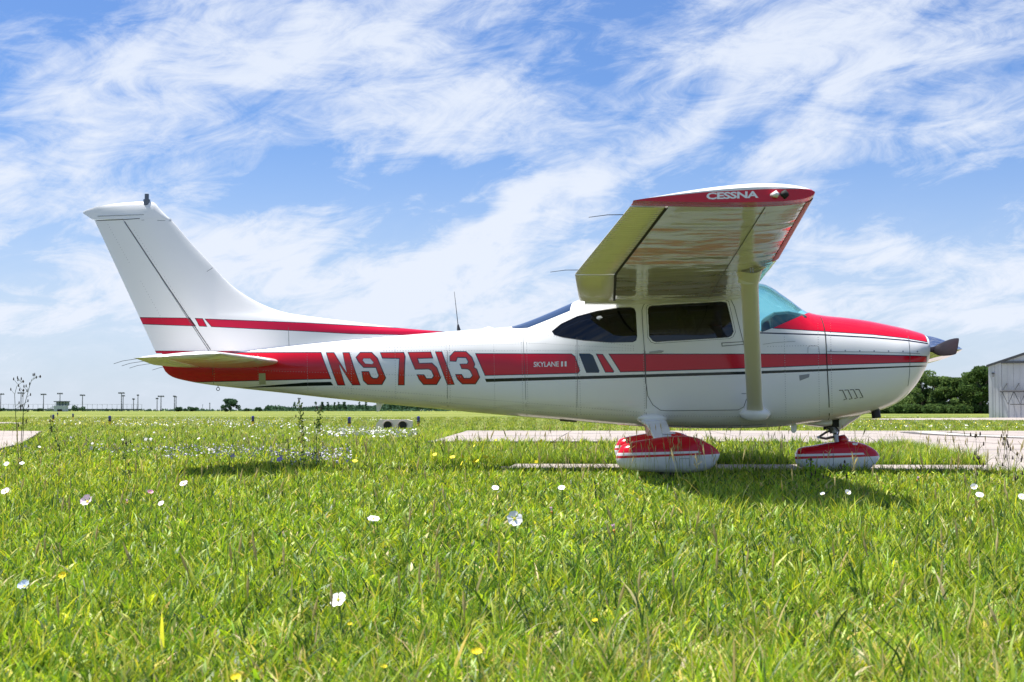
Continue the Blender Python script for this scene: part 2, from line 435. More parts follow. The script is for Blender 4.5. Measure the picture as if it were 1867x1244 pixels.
def fn_conc(N, b):
    p = pos(N); n1 = N.noise(p, .7, 6, .65); n2 = N.noise(p, 60, 3, .6)
    mp_ = N.n('ShaderNodeMapping'); N.put(mp_.inputs[0], p); mp_.inputs['Scale'].default_value = (.25, 3.5, 1)
    n3 = N.noise(mp_.outputs[0], 1.6, 6, .7)
    c = N.mix(N.ss(n1, .3, .75), (.40, .345, .31), (.29, .262, .243))
    c = N.mix(N.ss(n3, .50, .68, 0, .5), c, (.20, .185, .17)); c = N.mix(N.ss(n2, .5, .7, 0, .25), c, (.2, .18, .16))
    N.put(b.inputs['Base Color'], c)
    bp = N.n('ShaderNodeBump'); bp.inputs['Distance'].default_value = .004; N.put(bp.inputs['Height'], n2); N.put(b.inputs['Normal'], bp.outputs[0])
M_conc = mat('weathered_concrete', (.45, .41, .38), .9, fn=fn_conc, spec=.2)
M_joint = mat('tarred_joint', (.045, .042, .04), .95)
def sheet(name, pts, z, m, label, kind='structure', parent=None):
    o = link(name, mesh(name, [(x, y, z) for x, y in pts], [tuple(range(len(pts)))]), parent, m); tag(o, label, kind=kind); return o
def inpoly(poly, X, Y):
    r = np.zeros(len(X), bool); n = len(poly); j = n - 1
    for i in range(n):
        xi, yi = poly[i]; xj, yj = poly[j]
        r ^= ((yi > Y) != (yj > Y)) & (X < (xj - xi) * (Y - yi) / (yj - yi + 1e-12) + xi); j = i
    return r
# apron and taxiway outline (counter-clockwise), slabs cut out of it piece by piece
YN, YS, YF = -0.15, 1.45, 27.2            # near edge, far edge of the parking strip, far edge of the taxiway
TAXI = [(-3.3, 12.9), (-3.55, 20.0), (-3.9, YF), (60.0, YF + 3.2), (60.0, YN), (-1.0, YN), (-1.15, YS), (3.95, YS), (4.35, 5.0), (4.75, 9.8), (4.2, 12.4), (2.6, 13.4)]
joint_base = sheet('taxiway', TAXI, .004, M_joint, 'concrete taxiway with dark tarred joints behind the airplane')
def slab_field(poly, parent, dx=3.8, dy=3.8, x0=-30, x1=60, y0=-.15, y1=31, gap=.02, top=.03, name='slab'):
    i = 0
    xx = x0
    while xx < x1:
        yy = y0
        while yy < y1:
            pl = list(poly)
            for ax, lim, sg in ((0, xx + gap, 1), (0, xx + dx, -1), (1, yy + gap, 1), (1, yy + dy, -1)):
                out = []
                for k in range(len(pl)):
                    p0, p1 = pl[k - 1], pl[k]; d0, d1 = (p0[ax] - lim) * sg, (p1[ax] - lim) * sg
                    if (d0 < 0) != (d1 < 0):
                        t = d0 / (d0 - d1); out.append((p0[0] + (p1[0] - p0[0]) * t, p0[1] + (p1[1] - p0[1]) * t))
                    if d1 >= 0: out.append(p1)
                pl = out
                if len(pl) < 3: break
            pl = [q for k, q in enumerate(pl) if math.dist(q, pl[k - 1]) > 1e-4] if len(pl) > 2 else []
            ar = abs(sum(pl[k - 1][0] * pl[k][1] - pl[k][0] * pl[k - 1][1] for k in range(len(pl)))) / 2 if len(pl) > 2 else 0
            if ar > .15:
                tp = random.uniform(-.003, .003) + top; n_ = len(pl)
                me = mesh(name, [(q[0], q[1], tp) for q in pl] + [(q[0], q[1], .005) for q in pl], [tuple(range(n_))] + [(k, k + n_, (k + 1) % n_ + n_, (k + 1) % n_) for k in range(n_)])
                me.materials.append(M_conc); link(name, me, parent); i += 1
            yy += dy
        xx += dx
slab_field(TAXI, joint_base, x0=-8.6, x1=40)
# left taxiway end seen at the picture's edge
LT = [G(75, 788), G(38, 812), G(-10, 824), G(-160, 840), G(-420, 830), G(-420, 787), G(-200, 786.5)]
LT = [(p.x, p.y) for p in LT]
lt = sheet('taxiway_spur', LT, .004, M_joint, 'pale concrete taxiway corner at the left edge of the picture')
slab_field(LT, lt, x0=-40, x1=-9, y0=0, y1=45)
st_ = [(p.x, p.y) for p in (G(-150, 773.5), G(52, 772.8), G(20, 770.8), G(-150, 770.4))]
sheet('far_taxiway', st_, .02, M_conc, 'thin pale strip of taxiway beyond the left spur')
# apron in front of the hangar
ap = [(p.x, p.y) for p in (G(1560, 765.0), G(1640, 766.3), G(2150, 767.5), G(2150, 760.6), G(1640, 763.2))]
sheet('hangar_apron', ap, .02, M_conc, 'pale concrete apron running to the hangar')
M_mark = mat('faded_white_marking', (.66, .63, .56), .8); M_markb = mat('black_marking_border', (.10, .09, .085), .85)
def strip(name, pts, w, z, m, label):
    v = []; f = []
    for i, p in enumerate(pts):
        a = Vector(pts[max(i - 1, 0)]); b = Vector(pts[min(i + 1, len(pts) - 1)]); d = (b - a).normalized(); q = Vector((-d.y, d.x)) * w / 2
        v += [(p[0] + q.x, p[1] + q.y, z), (p[0] - q.x, p[1] - q.y, z)]
    for i in range(len(pts) - 1): f.append((2 * i, 2 * i + 1, 2 * i + 3, 2 * i + 2))
    return tag(link(name, mesh(name, v, f), None, m), label, kind='structure')
cv = [(p.x, p.y) for p in (G(1685, 790.5), G(1710, 793), G(1745, 795.5), G(1800, 798), G(1867, 800.5), G(1960, 803.5))]
strip('marking_border', cv, 1.3, .038, M_markb, 'dark border of the curved taxiway line')
strip('marking_line', cv, .55, .042, M_mark, 'faded pale curved taxiway line')

# ------------------------------------------------------------------ foliage helpers
def fn_leaf(c0, c1, tr=.35):
    m = bpy.data.materials.new('foliage'); m.use_nodes = True; t = m.node_tree; t.nodes.clear(); N = NB(t)
    at_ = N.n('ShaderNodeAttribute', attribute_name='tint'); tv = at_.outputs['Fac']
    c = N.mix(tv, c0, c1)
    d = N.n('ShaderNodeBsdfDiffuse'); N.put(d.inputs[0], c); tl = N.n('ShaderNodeBsdfTranslucent'); N.put(tl.inputs[0], N.mix(.5, c, (c1[0] * 1.3, c1[1] * 1.3, c1[2])))
    mx = N.n('ShaderNodeMixShader'); mx.inputs[0].default_value = tr
    t.links.new(d.outputs[0], mx.inputs[1]); t.links.new(tl.outputs[0], mx.inputs[2])
    o = N.n('ShaderNodeOutputMaterial'); t.links.new(mx.outputs[0], o.inputs[0]); return m
def np_mesh(name, V, faces_flat, loop_tot, attr=None, colattr=None):
    me = bpy.data.meshes.new(name); me.vertices.add(len(V)); me.vertices.foreach_set('co', np.ascontiguousarray(V, np.float32).ravel())
    me.loops.add(len(faces_flat)); me.loops.foreach_set('vertex_index', np.ascontiguousarray(faces_flat, np.int32))
    nf = len(faces_flat) // loop_tot; me.polygons.add(nf)
    me.polygons.foreach_set('loop_start', np.arange(nf, dtype=np.int32) * loop_tot)
    if attr is not None:
        a = me.attributes.new('tint', 'FLOAT', 'POINT'); a.data.foreach_set('value', np.ascontiguousarray(attr, np.float32))
    if colattr is not None:
        a = me.attributes.new('blade_colour', 'FLOAT_COLOR', 'POINT'); a.data.foreach_set('color', np.ascontiguousarray(colattr, np.float32).ravel())
    me.update(calc_edges=True); return me
def leaf_cloud(centers, radii, per, size, flat=.75, var=.20):
    """leaf quads spread through several clumps"""
    V = []; T = []
    for (c, r_, k) in zip(centers, radii, per):
        u = rng.normal(size=(k, 3)); u /= np.linalg.norm(u, axis=1, keepdims=True)
        rr = r_ * rng.uniform(.35, 1.0, (k, 1)) ** .45; p = np.array(c) + u * rr * np.array([1, 1, flat])
        a = rng.normal(size=(k, 3)); a /= np.linalg.norm(a, axis=1, keepdims=True)
        b = np.cross(a, rng.normal(size=(k, 3))); b /= np.linalg.norm(b, axis=1, keepdims=True)
        s = size * rng.uniform(.6, 1.3, (k, 1)); a *= s; b *= s * .6
        V.append(np.stack([p - a, p - b * .8, p + a, p + b], 1).reshape(-1, 3))
        T.append(np.repeat(np.clip(rng.normal(.45, .22, k) + rng.normal(0, var), 0, 1), 4))
    V = np.concatenate(V); T = np.concatenate(T); return V, T
M_tree = fn_leaf((.03, .065, .022), (.12, .19, .06), .35)
M_tree2 = fn_leaf((.035, .075, .025), (.17, .25, .08), .35)
M_lime = fn_leaf((.16, .30, .03), (.38, .55, .06), .4)
M_far = fn_leaf((.040, .085, .060), (.085, .150, .085), .25)
M_bark = mat('grey_brown_bark', (.09, .07, .05), .9)
def tree(name, loc, h, w, label, m=None, group=None, leaves=2600, size=.22, clumps=26, lowest=.12, cat='tree'):
    root = empty(name, loc); tag(root, label, cat, group)
    t = MB(); t.tube([(0, 0, 0), (.1, 0, h * .3), (.0, .1, h * .62)], [h * .035, h * .026, h * .012], 8)
    cs = []; rs = []; per = []
    for i in range(clumps):
        z = h * (lowest + (1 - lowest) * random.random() ** .85); k = (z / h - lowest) / (1 - lowest)
        e = w * .5 * math.sqrt(max(.05, 1 - (abs(k - .42) / .62) ** 2.2)); a = random.uniform(0, 2 * math.pi); rr = e * math.sqrt(random.random())
        r_ = w * random.uniform(.09, .21); c = (math.cos(a) * rr, math.sin(a) * rr, min(z, h - r_ * .8))
        cs.append(c); rs.append(r_); per.append(leaves // clumps)
        if i % 3 == 0: t.tube([(0, 0, h * .3), (c[0] * .5, c[1] * .5, (h * .3 + c[2]) / 2 + .1), c], [h * .014, h * .009, h * .004], 5)
    t.build('trunk', M_bark, root, smooth=True)
    V, T = leaf_cloud(cs, rs, per, size)
    me = np_mesh('crown', V, np.arange(len(V)), 4, T); link('crown', me, root, m or M_tree)
    return root

# trees on the right behind the taxiway
TR = [(1590, 275, 5.2, 6.5), (1625, 268, 5.8, 7), (1652, 262, 6.0, 7.5), (1683, 255, 6.6, 8.0), (1712, 262, 6.3, 7.5), (1738, 252, 5.9, 7.5), (1764, 258, 6.2, 7.0), (1786, 248, 7.2, 6.5), (1806, 255, 7.0, 7.0), (1548, 285, 4.6, 6)]
TL = ['small dark tree hidden low behind the airplane nose', 'round dark green tree just right of the airplane nose', 'broad green tree second from the airplane nose', 'tallest of the rounded trees in the middle of the right wood',
      'rounded tree right of the tallest rounded one', 'low pale green tree where the wood dips', 'bushy tree left of the dark tall one by the hangar', 'tall dark tree with a feathery top beside the hangar', 'dark tree partly covered by the hangar corner', 'low tree at the left end of the wood under the cowling']
for (px, d, h, w), lb in zip(TR, TL):
    tree('broadleaf_tree', at(px, d), h * random.uniform(.95, 1.14), w * .92, lb, M_tree if px in (1590, 1786, 1806, 1548) else M_tree2, 'trees of the wood beside the hangar', leaves=6500, size=.24, clumps=40, lowest=.05)
ORD = ['first', 'second', 'third', 'fourth', 'fifth', 'sixth', 'seventh', 'eighth', 'ninth', 'tenth', 'eleventh', 'twelfth', 'thirteenth', 'fourteenth', 'fifteenth', 'sixteenth']
# undergrowth closing the wood's foot
for k in range(16):
    px = 1535 + k * 18
    V, T = leaf_cloud([(random.uniform(-1.5, 1.5), random.uniform(-1, 1), random.uniform(.3, 1.1)) for _ in range(9)], [.8] * 9, [130] * 9, .26)
    o = link('undergrowth_bush', np_mesh('undergrowth_bush', V, np.arange(len(V)), 4, T), None, M_tree); o.location = at(px, 246 + (k % 3) * 3)
    tag(o, 'dark bush at the foot of the wood, ' + ORD[k] + ' from the left', 'bush', 'bushes at the foot of the wood')
# lone tree and low bushes far left
tree('lone_tree', at(421, 560), 4.9, 6.2, 'lone round green tree on the horizon under the tail cone', M_far, leaves=2600, size=.34, clumps=22, lowest=.05)
for px, d, h, w, lb in ((143, 640, 2.9, 6.6, 'green bush standing beside the press box'), (330, 620, 2.2, 5.5, 'low bush right of the last light pole pair'), (354, 660, 2.4, 6, 'low spreading bush between light pole and lone tree'),
                        (74, 650, 1.5, 2.2, 'small dark bush left of the press box'), (2, 640, 1.8, 3.5, 'bush at the left edge of the picture'), (472, 680, 2.0, 3.5, 'small bush just right of the lone tree'), (450, 700, 1.6, 4, 'flat bush at the foot of the lone tree')):
    V, T = leaf_cloud([(random.uniform(-w / 2.6, w / 2.6), random.uniform(-1, 1), random.uniform(.25, .7) * h) for _ in range(8)], [h * .36] * 8, [110] * 8, .30)
    o = link('field_bush', np_mesh('field_bush', V, np.arange(len(V)), 4, T), None, M_far); o.location = at(px, d); tag(o, lb, 'bush', 'low bushes on the left horizon')
# distant treeline as one mass
cs = []; rs = []; per = []
for i in range(1500):
    px = 485 + 1090 * random.random(); d = random.uniform(900, 980); p = at(px, d)
    hh = 3.1 + 1.6 * math.sin(px * .031) * math.sin(px * .013 + 1) + (1.2 if px > 690 else 0) + random.uniform(-.7, .9)
    if px < 560: hh *= .75
    for q in range(2): cs.append((p.x + random.uniform(-1, 1), p.y, max(.6, hh * random.uniform(.25, .85)))); rs.append(random.uniform(1.0, 1.9)); per.append(20)
for i in range(26):
    px = 500 + 330 * random.random(); p = at(px, 900)
    for k in range(4): cs.append((p.x, p.y, 1.5 + k * 1.15)); rs.append(1.25 - k * .27); per.append(12)
V, T = leaf_cloud(cs, rs, per, .75)
tag(link('distant_woodland', np_mesh('distant_woodland', V, np.arange(len(V)), 4, T), None, M_far), 'long dark line of far woodland on the horizon below the fuselage', kind='stuff')
# low distant field hedge
cs = [];
for i in range(700):
    p = at(-60 + 2000 * random.random(), random.uniform(760, 850)); cs.append((p.x, p.y, random.uniform(.1, .7)))
V, T = leaf_cloud(cs, [1.6] * len(cs), [7] * len(cs), .8, .35)
tag(link('horizon_scrub', np_mesh('horizon_scrub', V, np.arange(len(V)), 4, T), None, M_far), 'thin scrub line along the whole horizon', kind='stuff')

# ------------------------------------------------------------------ ballpark: light poles, fence, press box
M_pole = mat('weathered_pole_grey', (.10, .11, .14), .8); M_pale = mat('pale_sheet_metal', (.42, .47, .52), .6); M_fence = mat('galvanised_fence', (.16, .18, .21), .6)
def light_pole(px, ytop, d, aw, label, twin=False):
    root = empty('light_pole', at(px, d)); tag(root, label, 'light pole', 'ballpark light poles on the left horizon')
    sc_ = d / F; h = .6 + (748 - ytop) * sc_
    MB().tube([(0, 0, 0), (0, 0, h)], [.26, .17], 8).build('pole', M_pole, root)
    if aw:
        MB().box((0, 0, h - .15), (aw * sc_, .35, .28)).build('crossarm', M_pole, root)
        k = 4
        for i in range(k):
            x = (i - (k - 1) / 2) * aw * sc_ / k; MB().box((x, -.25, h + .18), (aw * sc_ / k * .62, .4, .42)).build('floodlight', M_pole, root)
    return root
LP = [(2, 719, 720, 13, 'light pole at the left edge of the picture'), (39, 717, 720, 13, 'light pole behind the tall weed stalks'), (80, 719.5, 740, 11, 'light pole midway between the weed and the press box'), (110, 718, 730, 11, 'light pole rising from behind the press box'),
      (151, 721, 730, 10, 'light pole above the green bush'), (222, 717, 700, 12, 'wide-armed light pole, left of a close pair'), (225, 722, 790, 7, 'shorter light pole, right of a close pair'), (244, 728, 800, 5, 'short light pole near the right end of the fence'), (252, 721, 760, 4, 'slender light pole at the right end of the fence'),
      (287, 727, 800, 5, 'short light pole beyond the fence end'), (294, 723, 720, 12, 'wide-armed light pole beyond the fence end'), (318.5, 723, 740, 5, 'left one of the two touching light poles'), (321.5, 724, 760, 3, 'right one of the two touching light poles'), (383, 736, 800, 1.5, 'bare short pole left of the lone tree'), (546, 727, 800, 6, 'light pole standing above the far woodland')]
for a in LP: light_pole(*a)
fr = empty('ballpark_fence', at(130, 700)); tag(fr, 'long tall wire fence with thin posts on the left horizon', 'fence')
base = at(130, 700)
pts = [at(px, 700) for px in range(-20, 266, 9)]
for p in pts: MB().tube([(p.x - base.x, p.y - base.y, 0), (p.x - base.x, p.y - base.y, 3.3)], .07, 5).build('post', M_fence, fr)
a_, b_ = pts[0] - base, pts[-1] - base
MB().tube([(a_.x, a_.y, 3.3), (b_.x, b_.y, 3.3)], .06, 5).build('top_rail', M_fence, fr)
MB().tube([(a_.x, a_.y, .9), (b_.x, b_.y, .9)], .30, 5).build('kick_board', mat('fence_board_green', (.055, .085, .075), .8), fr)
pb = empty('press_box', at(112, 680)); tag(pb, 'small raised press box with stand beside the ballpark fence', 'building')
MB().box((0, 0, 1.3), (5.6, 3, 2.6)).build('wall', M_pale, pb); MB().box((.4, 0, 4.5), (6.4, 3.6, .35)).build('roof', M_pole, pb)
MB().box((.6, .6, 3.5), (5.4, 2, 1.7)).build('upper_wall', mat('dark_box_blue', (.12, .16, .20), .7), pb)  # upper wall in plain dark blue
for x in (-2.2, -.8, .6, 2.0, 3.3): MB().tube([(x, -1.5, 2.6), (x, -1.5, 4.4)], .10, 5).build('post', M_pale, pb)
for i in range(5): MB().box((-3.2 - i * .8, 0, 2.3 - i * .45), (.8, 3, .2)).build('step', M_pale, pb)
MB().box((0, -1.55, .5), (2.2, .1, 1)).build('opening', M_gap, pb)
# utility masts on the horizon left of the tail
for px, yt, lb in ((370, 738, 'thin mast with a knob between bush and lone tree'),):
    r0 = at(px, 800); MBm = MB().tube([(0, 0, 0), (0, 0, 3.2)], .09, 5); MBm.tube([(0, 0, 3.2), (0, 0, 3.6)], .2, 6); o = MBm.build('utility_mast', M_pole); o.location = r0; tag(o, lb, 'mast')

# ------------------------------------------------------------------ hangar
def fn_hang(N, b):
    p = pos(N); n = N.noise(p, .35, 5, .6)
    N.put(b.inputs['Base Color'], N.mix(N.ss(n, .35, .7), (.50, .52, .56), (.42, .43, .45)))
M_hang = mat('pale_grey_metal_siding', (.4, .42, .45), .55, fn=fn_hang); M_htrim = mat('dark_trim', (.055, .06, .07), .6); M_truss = mat('truss_steel', (.05, .055, .065), .7)
HC = at(1802, 117.0); HROT = YAW - R(30)
hg = empty('hangar', HC, HROT); tag(hg, 'pale grey metal hangar with a bifold truss door at the right edge', 'hangar')
EH = 3.98; HWD = 20.0; RH = 7.2; DX0, DX1 = 1.0, 19.0; DH = 4.25; HL = 16
mb = MB()
# gable front built of vertical panels with ribs
def gz(x): return EH + (RH - EH) * (1 - abs(x - HWD / 2) / (HWD / 2))
xs = [0, .5, DX0] 
def panel(x0, x1, z0f, z1f, nm='siding_panel', dep=.0):
    m_ = MB(); m_.prism([(x0 + .01, z0f), (x1 - .01, z0f), (x1 - .01, z1f(x1)), (x0 + .01, z1f(x0))], dep - .02, dep + .06); m_.box(((x0 + x1) / 2, dep - .03, (z0f + min(z1f(x0), z1f(x1))) / 2), (.03, .03, min(z1f(x0), z1f(x1)) - z0f - .05)); return m_.build(nm, M_hang, hg)
panel(0, .5, 0, gz); panel(.5, DX0, 0, gz)
x = DX0
while x < DX1 - .01: panel(x, min(x + .9, DX1), DH + .12, gz); x += .9
panel(DX1, DX1 + .5, 0, gz); panel(DX1 + .5, HWD, 0, gz)
MB().box(((DX0 + DX1) / 2, -.08, DH + .04), (DX1 - DX0, .2, .16)).build('door_header', M_htrim, hg)
x = DX0
while x < DX1 - .01:
    m_ = MB(); m_.box((x + .45, .05, DH / 4), (.885, .06, DH / 2 - .03)); m_.box((x + .45, .01, DH / 4), (.03, .03, DH / 2 - .1)); m_.build('door_panel', M_hang, hg)
    m_ = MB(); m_.box((x + .45, .05, DH * .75), (.885, .06, DH / 2 - .03)); m_.box((x + .45, .01, DH * .75), (.03, .03, DH / 2 - .1)); m_.build('door_panel', M_hang, hg); x += .9
tr = MB(); z1, z2 = 1.05, 2.05
MB().tube([(DX0 - .05, -.45, z2), (DX1, -.45, z2)], .075, 6).build('truss_rail', M_truss, hg); MB().tube([(DX0 + .7, -.45, z1), (DX1, -.45, z1)], .045, 6).build('truss_rail', M_truss, hg)
x = DX0 + .1; k = 0
while x < DX1 - .5:
    MB().tube([(x, -.45, z2), (x + .45, -.45, z1), (x + .9, -.45, z2)], .032, 5).build('truss_web', M_truss, hg)
    MB().tube([(x, -.45, z2), (x + .30, -.02, z2 + .62)], .032, 5).build('brace', M_truss, hg); x += .9
MB().box((.38, -.1, 3.45), (.16, .25, .10)).tube([(.38, -.15, 3.42), (.42, -.28, 3.22)], .05, 6).build('wall_lamp', M_htrim, hg)
m_ = MB(); m_.prism([(-.12, EH - .02), (HWD / 2, RH + .02), (HWD + .12, EH - .02), (HWD + .12, EH + .13), (HWD / 2, RH + .18), (-.12, EH + .13)], -.15, HL); m_.build('roof', M_htrim, hg)
MB().prism([(0, 0), (.08, 0), (.08, EH - .02), (0, EH - .02)], .07, HL).build('side_wall', M_hang, hg); MB().prism([(HWD - .08, 0), (HWD, 0), (HWD, EH - .02), (HWD - .08, EH - .02)], .07, HL).build('side_wall', M_hang, hg)
MB().prism([(0.1, 0), (HWD - .1, 0), (HWD - .1, EH - .05), (HWD / 2, RH - .05), (0.1, EH - .05)], HL - .1, HL - .02).build('rear_wall', M_hang, hg)
MB().tube([(3.0, 1, gz(3)), (3.0, 1, gz(3) + .9)], .03, 5).build('roof_vent_pipe', M_htrim, hg)

# ------------------------------------------------------------------ taxiway lights and culvert
M_blue = mat('cobalt_lens', (.008, .010, .16), .25, coat=.5); M_yel = mat('yellow_base', (.75, .50, .02), .6)
def edge_light(px, ybase, label, d=None):
    p = G(px, ybase); root = empty('taxiway_edge_light', (p.x, p.y, 0)); tag(root, label, 'taxiway light', 'blue taxiway edge lights')
    MB().tube([(0, 0, 0), (0, 0, .16)], .05, 8).build('stem', M_yel, root); MB().tube([(0, 0, .16), (0, 0, .20)], .06, 10).build('collar', M_black, root)
    MB().tube([(0, 0, .20), (0, 0, .34), (0, 0, .38)], [.055, .058, .03], 10).build('lens', M_blue, root); return root
for a in ((200, 776, 'blue edge light standing between press box and tail, nearest on the left'), (133, 765, 'small blue edge light second from the left spur'), (105, 759.5, 'faint far blue edge light below the press box'), (97, 770, 'tiny dark edge light in the grass beside the left spur'),
          (461, 776.5, 'blue edge light below the tail tie-down'), (637, 781.5, 'blue edge light left of the concrete culvert'), (763, 778, 'dark edge light right of the concrete culvert')): edge_light(*a)
cp = G(718, 781.5); cu = empty('culvert_headwall', (cp.x, cp.y, 0), YAW); tag(cu, 'low pale concrete culvert headwall with two pipe openings', 'culvert')
s_ = (cp - CAM).dot(FWD) / F
bm_ = MB(); bm_.prism([(-33 * s_, 0), (32 * s_, 0), (33 * s_, .25), (24 * s_, .29), (-26 * s_, .29), (-33 * s_, .12)], 0, .5); bm_.build('wall', mat('pale_culvert_concrete', (.72, .64, .58), .9), cu)
for x in (-11 * s_, 16 * s_):
    MB().tube([(x, -.02, .10), (x, .1, .10)], .14, 14).build('pipe_mouth', M_gap, cu)
    MB().tube([(x + .15 * math.cos(t), -.03, .10 + .15 * math.sin(t)) for t in np.linspace(0, math.pi, 10)], .018, 6).build('pipe_ring', M_conc, cu)
# =================================================================== AIRPLANE
plane = empty('airplane', (0, 0, 0)); tag(plane, 'red and white high-wing light airplane with wheel fairings parked at the grass edge', 'airplane')
def stn(rows):
    r = []
    for (px, yt, yb, w, fm, n1, n2) in rows:
        x, zt = P(px, yt); _, zb = P(px, yb); r.append((x, zt, zb, w, fm, n1, n2))
    return r
FUS = Body(stn([
    (296, 643, 667, .020, .5, 2.0, 2.0), (303, 642.5, 679, .032, .5, 2.0, 2.0), (316, 642, 688, .048, .5, 2.1, 2.1), (340, 641, 694.5, .068, .5, 2.2, 2.2), (380, 640, 701.5, .095, .5, 2.3, 2.3),
    (440, 636, 708.5, .135, .5, 2.4, 2.3), (520, 630, 717, .180, .5, 2.5, 2.3), (600, 623, 726, .225, .5, 2.6, 2.4), (700, 614.5, 736.5, .285, .5, 2.7, 2.4), (800, 606.5, 746, .345, .50, 2.8, 2.5),
    (870, 601, 753, .390, .49, 3.0, 2.7), (933, 596.5, 758.5, .430, .47, 3.0, 2.9), (960, 588, 761, .450, .45, 2.6, 3.0), (1000, 572, 764, .475, .42, 2.6, 3.1), (1043, 553.5, 767.5, .505, .38, 2.9, 3.2),
    (1080, 539, 771, .525, .35, 3.4, 3.3), (1130, 525, 775, .545, .33, 4.0, 3.4), (1200, 518, 779, .555, .33, 4.6, 3.5), (1300, 517, 781, .560, .33, 4.8, 3.6), (1360, 517, 780.5, .557, .34, 4.6, 3.6),
    (1386, 519, 779.5, .553, .36, 4.0, 3.6), (1430, 543.5, 777, .545, .42, 3.2, 3.5), (1471, 571, 772, .538, .50, 2.9, 3.3), (1495, 576, 769, .532, .52, 2.8, 3.1), (1540, 580.5, 762, .520, .52, 2.7, 2.9),
    (1580, 586, 754, .505, .52, 2.6, 2.8), (1620, 594, 741, .480, .52, 2.5, 2.6), (1643, 599, 726, .450, .51, 2.5, 2.5), (1660, 603.5, 708, .418, .50, 2.5, 2.4), (1672, 607, 690, .380, .50, 2.5, 2.3), (1680, 610, 674, .350, .49, 2.4, 2.3), (1682.5, 612, 668, .320, .49, 2.4, 2.3)]))
# ---- paint scheme of the fuselage, measured on its flank
def fq(pts): return pxz(FUS, pts)
def inner_pts(pts): return fq(pts)
STR = {  # red areas: list of convex pieces
    'tail': [[(250, 640.5), (585, 642), (604.6, 691.7), (339, 697.2), (250, 699)]],
    'name': [[(866, 644.2), (1042, 644.8), (1049, 650), (1058, 676), (1054, 681.5), (884, 685.5)]],
    'slash': [[(1086, 645), (1099, 645.5), (1120, 677), (1118.6, 679.6), (1103.4, 679.6)]],
    'main': [[(1109, 645), (1300, 645), (1300, 674.4), (1131, 679.2)], [(1299, 645), (1509, 645), (1507, 666.5), (1361, 672.4), (1299, 674.5)], [(1508, 645), (1690, 649.2), (1690, 661.6), (1506, 666.6)]]}
NAV = {'slab': [[(1055.2, 644.7), (1075, 644.7), (1081, 648), (1093, 676), (1092, 680), (1068.7, 680)]]}
BLK = {'tailline': [[(370, 701.5), (605, 696.6), (609, 703.0), (430, 707.4), (370, 712)]],
       'line': [[(884, 690.9), (1120, 684.4), (1120, 690), (886.7, 696.8)], [(1119, 684.4), (1363, 677.4), (1363, 682.6), (1119, 690)], [(1362, 677.4), (1509, 672.6), (1509, 676.8), (1362, 682.6)], [(1508, 672.6), (1690, 667.0), (1690, 669.8), (1508, 676.8)]]}
PIN = [[(1383, 606.0), (1501, 609.6), (1501, 612.0), (1383, 608.2)], [(1500, 609.6), (1590, 614.6), (1590, 617.0), (1500, 612.0)], [(1589, 614.6), (1654, 619.9), (1654, 622.3), (1589, 617.0)], [(1653, 619.9), (1692, 625.6), (1692, 628.0), (1653, 622.3)]]
COWL = [[(1406, 600.5), (1504, 606), (1504, 540), (1406, 540)], [(1503, 606), (1593, 611.3), (1593, 540), (1503, 540)], [(1592, 611.3), (1654, 617.6), (1654, 540), (1592, 540)], [(1653, 617.6), (1695, 624), (1695, 540), (1653, 540)]]
def extend(pieces, e=6.0):
    """lengthen neighbouring pieces of one stripe so that they overlap"""
    out = [list(p) for p in pieces]
    for i in range(len(out)):
        p = out[i]; q = list(p)
        def push(a, b):  # move a away from b
            l = math.dist(a, b); return (a[0] + (a[0] - b[0]) / l * e, a[1] + (a[1] - b[1]) / l * e)
        if i < len(out) - 1: q[1] = push(p[1], p[0]); q[2] = push(p[2], p[3])
        if i > 0: q[0] = push(p[0], p[1]); q[-1] = push(p[-1], p[-2])
        out[i] = q
    return out
def xz_plain(pts): return [P(px, py, -.42) for px, py in pts]
def fn_fus(N, b):
    wavy(N, b, dist=.0016); X, Y, Z = N.sep(pos(N))
    def area(lst, conv):
        o = None
        for poly in extend(lst):
            d = sdpoly(N, X, Z, conv(poly)); o = d if o is None else N.m('MAXIMUM', o, d)
        return o
    col = grime(N, WHITE, .07)
    mq = N.n('ShaderNodeMapping'); N.put(mq.inputs[0], pos(N)); mq.inputs['Scale'].default_value = (.8, 1, 7)
    drt = N.m('MULTIPLY', N.ss(N.noise(mq.outputs[0], 3, 5, .65), .42, .72), N.ss(N.m('SUBTRACT', Z, N.m('MULTIPLY', N.m('ABSOLUTE', N.m('SUBTRACT', X, 1.2)), .055)), .48, .66, .26, 0.0))
    col = N.mix(drt, col, (.36, .31, .25)); gt = lambda d, t: N.m('GREATER_THAN', d, t)
    for lst in STR.values():
        d = area(lst, fq if lst is not STR['tail'] else (lambda pp: [P(a_, b_, -.215) for a_, b_ in pp]))
        col = N.mix(gt(d, 0.0), col, NAVY); col = N.mix(gt(d, .0075), col, RED)
    for lst in NAV.values(): col = N.mix(gt(area(lst, fq), 0), col, (.012, .035, .07))
    for lst in BLK.values(): col = N.mix(gt(area(lst, fq if lst is not BLK['tailline'] else (lambda pp: [P(a_, b_, -.17) for a_, b_ in pp])), 0), col, (.010, .016, .014))
    col = N.mix(gt(area(PIN, fq), 0), col, NAVY)
    d = area(COWL, xz_plain); col = N.mix(gt(d, 0), col, NAVY); col = N.mix(gt(d, .007), col, (.66, .005, .030))
    N.put(b.inputs['Base Color'], col)
M_fus = mat('fuselage_paint', WHITE, .13, coat=0, fn=fn_fus, spec=.42)

v, f = FUS.grid(150, 72); me = mesh('fuselage_raw', v, f); me.materials.append(M_fus)
bm = bmesh.new(); bm.from_mesh(me); bmesh.ops.recalc_face_normals(bm, faces=bm.faces); bm.to_mesh(me); bm.free()
